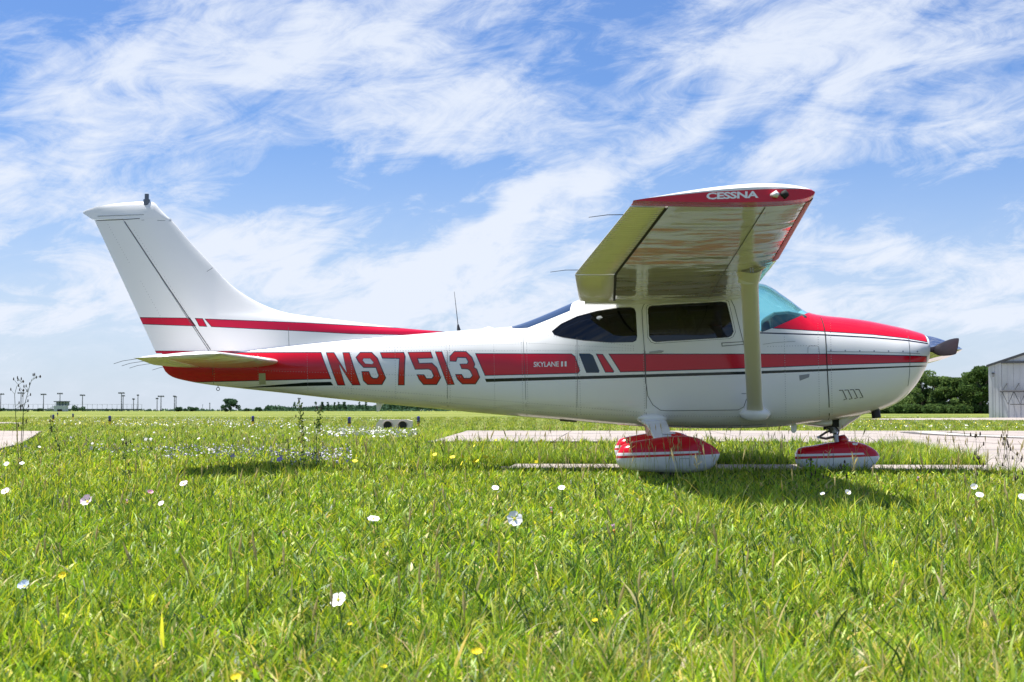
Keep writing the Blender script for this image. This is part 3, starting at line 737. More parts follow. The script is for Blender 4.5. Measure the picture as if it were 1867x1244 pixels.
# cabin hollow, windshield and side window openings
def cav():
    xa = P(1000, 600)[0]; xb = P(1462, 600)[0]
    v, f = FUS.grid(40, 40, inset=.035, xr=(xa, xb), zlo=.86, zhi=1.66)
    m_ = mesh('cavity', v, f); bm = bmesh.new(); bm.from_mesh(m_); bmesh.ops.remove_doubles(bm, verts=bm.verts, dist=1e-4); bmesh.ops.dissolve_degenerate(bm, edges=bm.edges, dist=1e-4); bmesh.ops.recalc_face_normals(bm, faces=bm.faces); bm.to_mesh(m_); bm.free()
    m_.materials.append(M_dark); return m_
def prism_me(xz, y0, y1, m_=M_white):
    mb = MB().prism(xz, y0, y1); q = bpy.data.meshes.new('cut'); q.from_pydata(mb.v, [], mb.f); bm = bmesh.new(); bm.from_mesh(q); bmesh.ops.recalc_face_normals(bm, faces=bm.faces); bm.to_mesh(q); bm.free(); q.materials.append(m_); return q
WS = [(1351, 541), (1357, 562), (1365, 588), (1387, 607), (1408, 599), (1471, 571.8), (1500, 560), (1440, 500), (1379, 500), (1379, 516.5)]
WSX = xz_plain(WS); WSX[5] = P(1471, 571.8, 0); WSX[6] = (WSX[5][0] + .15, WSX[5][1] + .12)
WDOOR = [(1183.5, 560), (1189.5, 558), (1316, 550.5), (1325, 553), (1337, 604), (1333, 612), (1327, 615), (1197, 623.3), (1190, 621), (1184, 613), (1181.5, 565)]
WREAR = [(1006.5, 604), (1023, 590.5), (1052, 577), (1088, 567.5), (1125, 562), (1149, 560.8), (1156, 563), (1159, 570), (1161.3, 613), (1159.6, 620.5), (1153.5, 623.7), (1115, 624.4), (1064, 621), (1028, 615.7), (1011.5, 611)]
fus_me = me
for cutter in (cav(), prism_me(WSX, -1, 1), prism_me(fq(WDOOR), -1, 1), prism_me(fq(WREAR), -1, 1)):
    fus_me = boolean(fus_me, cutter, 'DIFFERENCE')
set_normals(fus_me, FUS, {0})
fus_me.name = 'fuselage'; fus = link('fuselage', fus_me, plane)
names = [m_.name for m_ in fus_me.materials if m_]
# glazing
gl = decal('door_window', FUS, [WDOOR], -.006, M_side, fus); gl2 = decal('rear_side_window', FUS, [WREAR], -.006, M_side, fus)
for nm, wpts in (('door_window', WDOOR), ('rear_side_window', WREAR)):
    xz = fq(wpts); decal(nm, FUS, [xz], -.006, M_side, fus, side=1, px=False)
raw = mesh('ws_raw', *FUS.grid(150, 72, inset=.004)); raw.materials.append(M_wind)
bm = bmesh.new(); bm.from_mesh(raw); bmesh.ops.recalc_face_normals(bm, faces=bm.faces); bm.to_mesh(raw); bm.free()
ws = boolean(raw, prism_me(WSX, -1, 1, M_dark), 'INTERSECT')
bm = bmesh.new(); bm.from_mesh(ws)
dele = [q for q in bm.faces if ws.materials[q.material_index] and ws.materials[q.material_index].name == M_dark.name]
bmesh.ops.delete(bm, geom=dele, context='FACES'); bm.to_mesh(ws); bm.free(); set_normals(ws, FUS)
wso = link('windshield', ws, fus)
# rear wrap window over the spine
SKYL = [(933, 597.2), (948, 598.2), (962, 597.5), (985, 588.5), (1020, 574.5), (1039, 567), (1041, 556), (1046, 540), (1040, 530), (925, 575)]
r2 = mesh('rw_raw', *FUS.grid(150, 72, inset=-.003)); M_rw = mat('blue_smoked_rear_glass', (.012, .035, .09), .04, coat=1); r2.materials.append(M_rw)
bm = bmesh.new(); bm.from_mesh(r2); bmesh.ops.recalc_face_normals(bm, faces=bm.faces); bm.to_mesh(r2); bm.free()
rw = boolean(r2, prism_me([P(a, b, -.3) for a, b in SKYL], -1, 1, M_dark), 'INTERSECT')
bm = bmesh.new(); bm.from_mesh(rw)
dele = [q for q in bm.faces if rw.materials[q.material_index] and rw.materials[q.material_index].name == M_dark.name]
bmesh.ops.delete(bm, geom=dele, context='FACES'); bm.to_mesh(rw); bm.free(); set_normals(rw, FUS)
link('rear_window', rw, fus)
# window seal and seams
def seam(name, pts, w=.9, m_=M_seam, par=fus, body=FUS, eps=.003): return decal(name, body, [stroke(pts, w)], eps, m_, par, step=.08)
def closed(pts, c, k): return [(c[0] + (x - c[0]) * k[0], c[1] + (y - c[1]) * k[1]) for x, y in pts]
def ring(name, pts, grow, w, m_):
    cx = sum(p[0] for p in pts) / len(pts); cy = sum(p[1] for p in pts) / len(pts)
    wx = max(p[0] for p in pts) - min(p[0] for p in pts); wy = max(p[1] for p in pts) - min(p[1] for p in pts)
    o = closed(pts, (cx, cy), (1 + 2 * grow / wx, 1 + 2 * grow / wy)); i = closed(pts, (cx, cy), (1 + 2 * (grow - w) / wx, 1 + 2 * (grow - w) / wy))
    return decal(name, FUS, [o, i[::-1]], .0015, m_, fus, step=.1)
ring('door_window_frame', WDOOR, 3.2, 2.9, M_letter); ring('window_seal', WDOOR, .8, .8, M_gap); ring('window_seal', WREAR, .6, .6, M_gap); ring('window_frame_edge', WDOOR, 3.9, .7, M_seam)
door = [(1177.5, 760), (1177.0, 700), (1175, 640), (1172, 600), (1170.3, 566), (1173, 557), (1180, 550.5), (1196, 547.5), (1322, 541), (1332, 546), (1339, 560), (1349, 600), (1358.5, 637), (1361, 690), (1362, 725), (1356, 742), (1346, 747.5), (1215, 749), (1204, 748), (1190, 738), (1181, 722), (1178, 700)]
seam('door_seam', door[1:], 1.0)
seam('panel_seam', [(1176, 640), (1178, 700), (1178, 767)], .8); seam('panel_seam', [(1052, 615), (1053, 700), (1052, 764)], .6)
seam('panel_seam', [(816, 640), (816.5, 700), (817, 742)], .6); seam('panel_seam', [(954, 602), (958, 700), (961, 758)], .6)
seam('cowl_seam', [(1496, 579), (1501, 592), (1504.5, 610), (1507, 650), (1509.5, 700), (1511.5, 740), (1510, 765)], 1.6, M_gap)
seam('cowl_seam', [(1653, 604), (1657, 625), (1659, 650), (1658, 680), (1655, 704)], .8); seam('cowl_seam', [(1508, 641.5), (1590, 642), (1677, 645)], .7)
seam('belly_seam', [(1180, 774), (1250, 777), (1330, 776.5), (1390, 774)], .7); seam('side_seam', [(1391, 628), (1412, 625), (1450, 622.5)], .5)
seam('tail_seam', [(387, 643), (388, 665), (390, 700)], .7)
for k in range(7): px = 1514.8 + k * 26.3; decal('cowl_fastener', FUS, [[(px + 1.5 * math.cos(t), 639.2 + 1.5 * math.sin(t) + k * .35) for t in np.linspace(0, 6.28, 9)[:-1]]], .002, M_steel, fus)
for k in range(4):
    x0 = 1532 + k * 9.9; decal('cooling_louver', FUS, [stroke([(x0 - 2.2, 712.0 - k * .5), (x0 + 4, 711.5 - k * .5), (x0 + 11.5, 728 - k * 1.2), (x0 + 6, 729 - k * 1.2)], 1.4)], .003, M_gap, fus)
decal('oil_door_outline', FUS, [stroke([(1473, 644), (1473, 634), (1476, 631), (1490, 631), (1493, 634), (1494, 645)], .6)], .0012, M_seam, fus)
decal('air_scoop', FUS, [[(1457, 684.5), (1476, 682), (1475, 688), (1458, 694.5)]], .002, mat('scoop_grey', (.30, .31, .32), .5), fus)
decal('door_handle', FUS, [[(1183.5, 641.5), (1203, 639), (1211, 640), (1206, 643.5), (1184, 644.5)]], .012, M_steel, fus); decal('upper_latch', FUS, [[(1315, 625), (1358, 622.5), (1358, 628.5), (1316, 632)], [(1317, 626.2), (1317, 630.6), (1356, 627.4), (1356, 623.8)]], .0012, M_seam, fus)
decal('data_plate', FUS, [[(472, 681), (484, 680.6), (485, 701), (473, 701.5)]], .002, mat('greenish_plate', (.42, .44, .30), .5), fus)
decal('step_mark', FUS, [stroke([(1352, 718), (1366, 718)], .9)], .0015, M_seam, fus)
rvp = []
def rrow(x0, y0_, x1, y1_, step=4.2):
    k = int(math.hypot(x1 - x0, y1_ - y0_) / step)
    for i in range(k): rvp.append((x0 + (x1 - x0) * i / k, y0_ + (y1_ - y0_) * i / k))
for px, a, b in ((390, 655, 700), (470, 648, 706), (560, 642, 716), (640, 634, 722), (720, 628, 731), (813, 622, 738), (819, 622, 738), (900, 616, 748), (951, 612, 753), (960, 612, 753), (1049, 632, 760), (1056, 632, 760), (1173, 640, 770), (1491, 590, 764), (1514, 590, 760), (1430, 615, 768)): rrow(px, a, px + (b - a) * .02, b)
for x0, y0_, x1, y1_ in ((500, 640, 1000, 626), (480, 676, 860, 688), (610, 706, 1170, 752), (860, 620, 1160, 636), (1060, 756, 1480, 762), (1190, 771, 1400, 771), (1000, 612, 1160, 632), (1400, 632, 1490, 630), (700, 640, 1160, 639), (620, 716, 1050, 757)): rrow(x0, y0_, x1, y1_, 5)
pz = pxz(FUS, rvp); mbr = MB()
for (x, z) in pz:
    y = -float(FUS.half(x, z)) - .0035; r_ = .0042; mbr.add([(x - r_, y, z), (x, y, z - r_), (x + r_, y, z), (x, y, z + r_)], [(0, 1, 2, 3)])
rvo = mbr.build('rivets', mat('rivet_head_grey', (.36, .37, .38), .5), fus, fix=False); rvo['kind'] = 'stuff'
# registration characters
def cr(pts): return [(560 + x / 3.734, 520 + y / 3.734) for x, y in pts]
CH = [('registration_letter', [[(130, 460), (183, 460), (272, 600), (243, 460), (288, 460), (362, 680), (308, 680), (216, 536), (258, 681), (208, 681)]]),
      ('registration_digit', [[(362, 458), (440, 458), (480, 498), (536, 632), (510, 678), (412, 678), (382, 650), (372, 588), (420, 588), (434, 622), (450, 634), (478, 634), (488, 618), (468, 562), (385, 562), (350, 525), (332, 492)], [(384, 500), (428, 500), (452, 526), (444, 538), (396, 534), (378, 512)][::-1]]),
      ('registration_digit', [[(498, 460), (658, 458), (668, 484), (662, 680), (620, 680), (628, 500), (512, 498)]]),
      ('registration_digit', [[(687, 458), (842, 455), (856, 497), (752, 500), (763, 532), (850, 530), (884, 562), (910, 630), (882, 678), (792, 678), (762, 642), (748, 610), (795, 610), (812, 636), (850, 636), (862, 618), (846, 582), (826, 572), (735, 574)]]),
      ('registration_digit', [[(873, 454), (918, 454), (1002, 676), (955, 678)]]),
      ('registration_digit', [[(1002, 452), (1082, 452), (1122, 490), (1142, 538), (1136, 560), (1155, 572), (1176, 628), (1146, 674), (1056, 674), (1022, 640), (1010, 608), (1052, 608), (1068, 634), (1110, 634), (1126, 616), (1108, 582), (1092, 572), (1052, 570), (1040, 538), (1090, 536), (1096, 522), (1082, 495), (1024, 493), (1014, 520), (972, 518), (970, 486)]])]
def outset(pts, w):
    n = len(pts); A = sum(pts[i - 1][0] * pts[i][1] - pts[i][0] * pts[i - 1][1] for i in range(n)); sg = 1 if A > 0 else -1; o = []
    for i in range(n):
        a, b, c = Vector(pts[i - 1]), Vector(pts[i]), Vector(pts[(i + 1) % n]); d1 = (b - a).normalized(); d2 = (c - b).normalized()
        n1 = Vector((d1.y, -d1.x)) * sg; n2 = Vector((d2.y, -d2.x)) * sg; q = (n1 + n2); l = q.length
        q = q / l * min(w / max(l / 2, .35), 2.2 * w); o.append(tuple(b + q))
    return o
for nm, loops in CH:
    lp = [cr(l) for l in loops]
    decal(nm + '_outline', FUS, [outset(l, .55) for l in lp[:1]] + [outset(l, -.0) if False else l for l in lp[1:]], .0012, M_navy, fus)
    decal(nm, FUS, [outset(l, -.55) for l in lp[:1]] + [outset(l, .55) for l in lp[1:]], .0024, mat('registration_red', (.58, .02, .018), .16, fn=lambda N, b: wavy(N, b)), fus)
def text_loops(txt, bold=.02, shear=0.0):
    cu_ = bpy.data.curves.new('t', 'FONT'); cu_.body = txt; cu_.size = 1; cu_.offset = bold; cu_.shear = shear; cu_.resolution_u = 3; cu_.space_character = .95
    o = bpy.data.objects.new('t', cu_); COL.objects.link(o); dg = bpy.context.evaluated_depsgraph_get(); dg.update()
    m_ = bpy.data.meshes.new_from_object(o.evaluated_get(dg)); bpy.data.objects.remove(o)
    return m_
def text_on(name, txt, body, corner0, corner1, hpx, m_, par, eps, bold=.02, shear=0.0, conv=None):
    """text mesh stretched between two baseline pixels"""
    t = text_loops(txt, bold, shear); xs = [q.co.x for q in t.vertices]; ys = [q.co.y for q in t.vertices]; x0, x1 = min(xs), max(xs); y0, y1 = min(ys), max(ys)
    pts = []
    for q in t.vertices:
        u = (q.co.x - x0) / (x1 - x0); w = (q.co.y - y0) / (y1 - y0)
        pts.append((corner0[0] + (corner1[0] - corner0[0]) * u, corner0[1] + (corner1[1] - corner0[1]) * u - w * hpx))
    vs = conv(pts)
    bm = bmesh.new(); bv = [bm.verts.new(q) for q in vs]
    for p in t.polygons:
        try: bm.faces.new([bv[i] for i in p.vertices])
        except ValueError: pass
    for f_ in bm.faces:
        f_.normal_update()
        if f_.normal.y > 0: f_.normal_flip()
    me_ = bpy.data.meshes.new(name); bm.to_mesh(me_); bm.free(); return link(name, me_, par, m_)
def on_fus(pts):
    r = []
    for (x, z) in pxz(FUS, pts): r.append((x, -float(FUS.half(x, z)) - .003, z))
    return r
text_on('model_name_lettering', 'SKYLANE', FUS, (973, 669.5), (1019, 668.6), 9.4, M_letter, fus, .003, .015, 0, on_fus)
text_on('model_name_lettering', 'II', FUS, (1023, 668.6), (1033, 668.3), 9.4, M_letter, fus, .003, .01, .0, on_fus)
for yy in (660.0, 668.0): pass

# ---- interior
gl_ = MB(); zz = P(1471, 590)[1]
x0 = P(1395, 600)[0]; x1 = P(1462, 600)[0]
gl_.prism([(x0, .95), (x1, .95), (x1, P(1462, 579)[1]), ((x0 + x1) / 2, P(1430, 572)[1]), (x0 + .04, P(1400, 574)[1]), (x0, P(1395, 580)[1])], -.42, .42)
bevel(gl_.build('glareshield', mat('teal_grey_dash', (.10, .13, .14), .7), plane), .03)
def seat(x, y):
    b = MB(); b.box((x, y, 1.00), (.48, .46, .14)); b.box((x - .25, y, 1.24), (.12, .46, .52), M=Matrix.Rotation(R(-12), 3, 'Y')); b.box((x - .33, y, 1.55), (.08, .24, .14))
    bevel(b.build('seat', M_seat, plane), .03)
for x, y in ((1.05, -.26), (1.05, .26), (.25, -.26), (.25, .26)): seat(x, y)

# ---- fin and rudder
FINLE = [(281.5, 369.5), (297, 385), (313.6, 402), (345.8, 439.3), (387.6, 484), (416.5, 515), (445.5, 537.4), (487, 559), (525, 571), (567.7, 577.5), (640, 586.5), (747.5, 600), (787.6, 602.8), (817, 606), (819, 650)]
LE = [P(*q) for q in FINLE]; lez = Pchip([z for x, z in LE][::-1], [x for x, z in LE][::-1])
TEP = [P(152, 390), P(173.8, 404), P(284.7, 643.5), P(288, 650)]; HP = [P(225, 400), P(382.8, 638.7), P(387, 646)]
def lin(a, b, z): return a[0] + (b[0] - a[0]) * (z - a[1]) / (b[1] - a[1])
def tex(z): return lin(TEP[1], TEP[2], z)
def hix(z): return lin(HP[0], HP[1], z)
def fin_half(x, z):
    x = np.asarray(x, float); z = np.asarray(z, float)
    zt, zb = P(280, 370)[1], P(380, 640)[1]; f_ = np.clip((z - zb) / (zt - zb), 0, 1)
    T = .085 - .040 * f_; le = lez(z); te = tex(z); d = np.clip(le - x, 0, None); c = le - te
    main = np.clip(1.35 - .55 * f_, .4, None)
    xs = np.clip((x - te) / main, 0, 1)
    body = T * np.minimum(1, xs / .62) ** .95
    nose = .055 * np.sqrt(d) * 1.6 * (1 - .0 * f_)
    nose = np.minimum(nose, .028 + .09 * d)
    k = 6
    return np.maximum((np.maximum(body, .004) ** -k + np.maximum(nose, 1e-4) ** -k) ** (-1 / k), .0005) + .002
class FinB: 
    y0 = 0.0
    def half(s, x, z): return fin_half(x, z)
FIN = FinB()
def fn_fin(N, b):
    wavy(N, b, dist=.0016); X, Y, Z = N.sep(pos(N)); col = grime(N, WHITE, .06); gt = lambda d, t: N.m('GREATER_THAN', d, t)
    A = [[(240, 577.6), (346, 579.6), (357.5, 595.2), (240, 590.5)], [(355, 580), (370, 580.8), (378.5, 596.2), (363, 595.4)],
         [(373, 581.2), (560, 588.6), (560, 605.0), (386, 596.6)], [(559, 588.6), (747, 598.2), (825, 605.5), (790, 608.0), (747, 611.6), (640, 609.5), (559, 605.0)], [(200, 638.6), (420, 640.2), (500, 641), (500, 660), (200, 660)]]
    A2 = extend(A[2:4]); A = [[A[0]], [A[1]], A2, [A[4]]]
    for grp in A:
        d = None
        for l in grp: q_ = sdpoly(N, X, Z, [P(a, b_, -.06) for a, b_ in l]); d = q_ if d is None else N.m('MAXIMUM', d, q_)
        col = N.mix(gt(d, 0), col, NAVY); col = N.mix(gt(d, .006), col, (.62, .006, .045))
    N.put(b.inputs['Base Color'], col)
M_fin = mat('fin_paint', WHITE, .16, coat=0, fn=fn_fin, spec=.4)
def slabmesh(name, xa, xb, zs, half, nx, m_, par, skew=None):
    """two-sided aerofoil skin between x=xa(z) and x=xb(z)"""
    V = []; Fc = []
    for z in zs:
        a, b = xa(z), xb(z)
        t = (1 - np.cos(np.linspace(0, math.pi, nx))) / 2
        xs_ = a + (b - a) * t; h = half(xs_, np.full(nx, z))
        V += [(x, -hh, z) for x, hh in zip(xs_, h)] + [(x, hh, z) for x, hh in zip(xs_[::-1], h[::-1])]
    m2 = 2 * nx
    for j in range(len(zs) - 1):
        for k in range(m2): Fc.append((j * m2 + k, j * m2 + (k + 1) % m2, (j + 1) * m2 + (k + 1) % m2, (j + 1) * m2 + k))
    Fc.append(tuple(range(m2))); Fc.append(tuple(range(len(zs) * m2 - 1, (len(zs) - 1) * m2 - 1, -1)))
    mb_ = MB().add(V, Fc); o = mb_.build(name, m_, par); return autosmooth(o, 40)
zcap = P(225, 400)[1]; zlow = P(380, 648)[1]
zs = np.concatenate([np.linspace(zlow, P(0, 600)[1], 14), np.linspace(P(0, 598.5)[1], P(0, 560)[1], 22)[0:], np.linspace(P(0, 558)[1], zcap, 30)])
fin = slabmesh('fin', lambda z: hix(z) + .006, lambda z: float(lez(z)) - .0005, zs, fin_half, 60, M_fin, plane)
rud = slabmesh('rudder', lambda z: tex(z), lambda z: hix(z) - .006, np.linspace(P(0, 645)[1], zcap - .004, 24), fin_half, 16, M_fin, plane)
# rounded cap on top with the balance horn
capt = Pchip([P(q[0], 0)[0] for q in ((152, 0), (165, 0), (180, 0), (220, 0), (262, 0), (276, 0), (284, 0), (297, 0), (314, 0))], [P(0, q)[1] for q in (390, 383.5, 379, 373.2, 370.2, 370.0, 371.5, 385, 402)])
xt0, xt1 = P(152, 390)[0], P(313.6, 402)[0]
V = []; Fc = []; nx = 44; ml = 9
for i in range(nx):
    x = xt0 + (xt1 - xt0) * (1 - math.cos(math.pi * i / (nx - 1))) / 2
    zb_ = zcap if x > P(174, 0)[0] else zcap + (P(0, 391)[1] - zcap) * (P(174, 0)[0] - x) / (P(174, 0)[0] - xt0)
    ztp = max(float(capt(x)), zb_ + .001); hh = float(fin_half(x, zcap - .01)); hh = max(hh * min(1, (x - xt0) / .1 + .25), .003)
    for k in range(ml):
        t = math.pi * k / (ml - 1); V.append((x, -hh * math.cos(t), zb_ + (ztp - zb_) * math.sin(t) ** .75))
for i in range(nx - 1):
    for k in range(ml - 1): Fc.append((i * ml + k, i * ml + k + 1, (i + 1) * ml + k + 1, (i + 1) * ml + k))
    Fc.append((i * ml, (i + 1) * ml, (i + 1) * ml + ml - 1, i * ml + ml - 1))
cap = autosmooth(MB().add(V, Fc).build('fin_cap', M_white, fin), 50)
def seamf(pts, w=.8, m_=M_gap, nm='fin_seam'): return decal(nm, FIN, [stroke(pts, w)], .002, m_, fin, step=.2)
seamf([(227, 404), (300, 514), (384, 638)], 1.3, M_gap, 'hinge_gap'); seamf([(525, 573), (526, 600), (527, 634)], .7, M_seam); seamf([(176, 402.6), (226, 400.5), (255, 398.6)], 1.1); seamf([(258, 401.5), (312, 403)], .6, M_seam); seamf([(178, 394.5), (283, 391.5)], .7, M_seam)
seamf([(377, 495.5), (388, 488.5)], .7, M_seam)
for a, b, k in (((197, 410), (238, 483), 16), ((257, 513), (300, 590), 16), ((245, 420), (288, 488), 14), ((300, 505), (372, 620), 20)):
    for i in range(k):
        c = (a[0] + (b[0] - a[0]) * i / k, a[1] + (b[1] - a[1]) * i / k); 
        decal('rivet', FIN, [[(c[0] + .55 * math.cos(t), c[1] + .55 * math.sin(t)) for t in (0, 1.57, 3.14, 4.71)]], .002, M_seam, fin, step=.3)
x, z = P(267.5, 369.5); MB().tube([(x, 0, z - .03), (x, 0, z + .03)], .035, 12).tube([(x, 0, z + .03), (x, 0, z + .085)], .022, 12).build('fin_beacon', mat('smoky_beacon_glass', (.06, .07, .09), .15, coat=1), fin, smooth=False)

# ---- aerofoil surfaces
def naca(u, t=.12, m_=.02, p=.4):
    yt = 5 * t * (.2969 * np.sqrt(u) - .1260 * u - .3516 * u ** 2 + .2843 * u ** 3 - .1015 * u ** 4)
    yc = np.where(u < p, m_ / p ** 2 * (2 * p * u - u * u), m_ / (1 - p) ** 2 * (1 - 2 * p + 2 * p * u - u * u))
    return yc + yt, yc - yt
def wing_part(name, secs, u0, u1, n, m_, par, t=.12, cam_=.02, bead=0, mats=None, nspan=None, closed_ends=True):
    """secs: (y, xLE, zLE, xTE, zTE). u0..u1: chord fraction range"""
    secs = sorted(secs); ys = [s_[0] for s_ in secs]; I = [Pchip(ys, [s_[k] for s_ in secs]) if False else (lambda q, k=k: np.interp(q, ys, [s_[k] for s_ in secs])) for k in range(1, 5)]
    yy = np.array(ys) if nspan is None else np.unique(np.concatenate([np.linspace(ys[0], ys[-1], nspan), ys]))
    beta = np.linspace(math.acos(1 - 2 * u0), math.acos(1 - 2 * u1), n); u = (1 - np.cos(beta)) / 2
    up, lo = naca(u, t, cam_); V = []
    for j, y in enumerate(yy):
        xl, zl, xt, zt = [float(q(y)) for q in I]; c = xl - xt
        bd = 0
        if bead: bd = .0095 * (abs(math.sin(math.pi * y / bead)) ** 7)
        env = np.sin(np.clip((u - u0) / (u1 - u0), 0, 1) * math.pi) ** .4 if bead else 0
        X = xl - u * c; Zc = zl + (zt - zl) * u
        V += [(a, y, b + q * c + (bd * e_ if bead else 0)) for a, b, q, e_ in zip(X, Zc, up, (env if bead else u))]
        V += [(a, y, b + q * c - (bd * e_ if bead else 0)) for a, b, q, e_ in zip(X[::-1], Zc[::-1], lo[::-1], (env[::-1] if bead else u))]
    m2 = 2 * n; Fc = []
    for j in range(len(yy) - 1):
        for k in range(m2): Fc.append((j * m2 + k, j * m2 + (k + 1) % m2, (j + 1) * m2 + (k + 1) % m2, (j + 1) * m2 + k))
    Fc.append(tuple(range(m2))); Fc.append(tuple(range(len(yy) * m2 - 1, (len(yy) - 1) * m2 - 1, -1)))
    b = MB().add(V, Fc); o = b.build(name, m_, par); return autosmooth(o, 30)
def PX3(px, py, y): x, z = P(px, py, y); return x, z
xl0, zl0 = P(1417, 473, -2.54); xt0_, zt0_ = P(1048, 500, -2.54)
xlt, zlt = P(1484, 356, -5.36); xtt, ztt = P(1153, 371, -5.36)
slope_l = (zlt - zl0) / 2.82; 
dih = .038
zl_root = zl0 - dih * 2.54; zt_root = zt0_ - dih * 2.54
SEC = [(0.0, xl0, zl_root, xt0_, zt_root), (-2.54, xl0, zl0, xt0_, zt0_), (-5.36, xlt, zlt, xtt, ztt)]
def mir(secs): return [(-a[0],) + a[1:] for a in secs]
def sec_at(y):
    ys = [-s_[0] for s_ in SEC]; return (y,) + tuple(float(np.interp(abs(y), ys, [s_[k] for s_ in SEC])) for k in range(1, 5))
def fn_wing(N, b):
    fn_under(N, b)
def rl(sec, frac): return sec[1] - (sec[1] - sec[3]) * frac
HF = .795
UND = {}
for sg, nm in ((-1, 'near'), (1, 'far')):
    def S(y): s_ = sec_at(y); return (sg * abs(y),) + s_[1:]
    w = wing_part('wing', [S(0.002), S(.56), S(2.54), S(5.30)], 0, HF, 34, M_under, plane, nspan=24)
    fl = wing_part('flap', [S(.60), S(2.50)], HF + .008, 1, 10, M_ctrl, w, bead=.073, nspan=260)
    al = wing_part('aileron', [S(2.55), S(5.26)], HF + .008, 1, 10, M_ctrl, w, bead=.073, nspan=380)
    # tip cap: flat drooped end with rounded top
    u = (1 - np.cos(np.linspace(0, math.pi, 30))) / 2; up, lo = naca(u)
    V = []; secs_ = [(5.30, 0.0), (5.36, .02), (5.42, .12), (5.465, .32), (5.49, .62)]
    a_ = sec_at(5.30)
    for (yv, k) in secs_:
        s_ = sec_at(min(yv, 5.36)); xl, zl, xt, zt = s_[1:]; c = xl - xt; mid = lo * c + (up - lo) * c * .50
        sh = 0 if yv < 5.4 else (yv - 5.4) * .12
        X = xl - sh - u * (c - 1.4 * sh); Z0 = zl + (zt - zl) * u
        upz = up * c * (1 - k) + mid * k
        V += [(x, sg * yv, z) for x, z in zip(X, Z0 + upz)] + [(x, sg * yv, z) for x, z in zip(X[::-1], (Z0 + lo * c)[::-1])]
    m2 = 60; Fc = []
    for j in range(len(secs_) - 1):
        for k in range(m2): Fc.append((j * m2 + k, j * m2 + (k + 1) % m2, (j + 1) * m2 + (k + 1) % m2, (j + 1) * m2 + k))
    tipm = MB().add(V, Fc); tipm.add(V[-m2:], [tuple(range(m2))])
    def fn_tip(N, b):
        wavy(N, b); n_ = N.n('ShaderNodeNewGeometry'); X, Y, Z = N.sep(n_.outputs['Position']); ay = N.m('ABSOLUTE', Y)
        s_ = sec_at(5.36); k0 = (s_[2] - s_[4]) / (s_[1] - s_[3])
        # boundary line a little above mid thickness
        pa = P(1148, 364.5, -5.49); pb_ = P(1286, 350.5, -5.49); pc = P(1395, 344.8, -5.49); pd = P(1489, 344.8, -5.49)
        reg = [[(pa[0] - .3, pa[1]), pa, (pa[0], 1.5), (pa[0] - .3, 1.5)], [pa, pb_, (pb_[0], 1.5), (pa[0], 1.5)], [pb_, pc, (pc[0], 1.5), (pb_[0], 1.5)], [pc, (pd[0] + .3, pd[1]), (pd[0] + .3, 1.5), (pc[0], 1.5)]]
        o = None
        for r_ in reg: d = sdpoly(N, X, Z, r_); o = d if o is None else N.m('MAXIMUM', o, d)
        col = N.mix(N.m('GREATER_THAN', o, 0), (.84, .84, .83), RED); N.put(b.inputs['Base Color'], col)
    tip = autosmooth(tipm.build('wing_tip', mat('wing_tip_paint', WHITE, .16, fn=fn_tip, spec=.4), w), 40)
    # red leading edge strip of the outer wing
    s1, s2 = sec_at(2.75), sec_at(5.29); uu = ((1 - np.cos(np.linspace(0, math.acos(1 - 2 * HF), 34))) / 2)[:8]; up2, lo2 = naca(uu); V = []; Fc = []
    for q in np.linspace(0, 1, 12):
        yq = 2.75 + (5.29 - 2.75) * q; s_ = sec_at(yq); c = s_[1] - s_[3]; k = 0
        Xs = list(s_[1] + .003 - uu[::-1] * c) + list(s_[1] + .003 - uu[1:7] * c)
        Zs = list(s_[2] + (s_[4] - s_[2]) * uu[::-1] + up2[::-1] * c + .003) + list(s_[2] + (s_[4] - s_[2]) * uu[1:7] + lo2[1:7] * c - .003)
        V += [(x, sg * yq, z) for x, z in zip(Xs, Zs)]
    nn = 14
    for j in range(11):
        for k in range(nn - 1): Fc.append((j * nn + k, j * nn + k + 1, (j + 1) * nn + k + 1, (j + 1) * nn + k))
    autosmooth(MB().add(V, Fc).build('leading_edge_stripe', mat('leading_edge_red', RED, .35, spec=.3), w), 60)
    # panel seams and rivet rows on the underside
    def under(x, y):
        s_ = sec_at(y); c = s_[1] - s_[3]; uq = min(max((s_[1] - x) / c, 0.001), 1); _, l_ = naca(np.array([uq])); return s_[2] + (s_[4] - s_[2]) * uq + float(l_[0]) * c
    def useam(frac0, y0_, frac1, y1_, wd, m_, nmx='wing_seam', k=14):
        V = []; Fc = []
        for i in range(k + 1):
            t = i / k; yq = y0_ + (y1_ - y0_) * t; s_ = sec_at(yq); x = rl(s_, frac0 + (frac1 - frac0) * t); z = under(x, yq) - .0025
            if abs(y1_ - y0_) > abs(frac1 - frac0): V += [(x - wd / 2, sg * yq, z), (x + wd / 2, sg * yq, z)]
            else: V += [(x, sg * (yq - wd / 2), z), (x, sg * (yq + wd / 2), z)]
        for i in range(k): Fc.append((2 * i, 2 * i + 1, 2 * i + 3, 2 * i + 2))
        MB().add(V, Fc).build(nmx, m_, w)
    for yv in (1.3, 2.54, 3.6, 4.6): useam(.03, yv, HF - .01, yv, .007, M_seam, k=22)
    for fv in (.26,): useam(fv, .58, fv, 5.28, .006, M_seam)
    useam(HF + .003, .6, HF + .003, 5.26, .022, M_gap, 'hinge_gap', 30)
    rv = MB()
    for fv in (.10, .27, .29, .5, .70):
        for yq in np.arange(.65, 5.2, .055):
            s_ = sec_at(yq); x = rl(s_, fv); z = under(x, yq) - .002; r_ = .005; rv.add([(x - r_, sg * yq, z), (x, sg * (yq) - r_, z), (x + r_, sg * yq, z), (x, sg * yq + r_, z)], [(0, 1, 2, 3)])
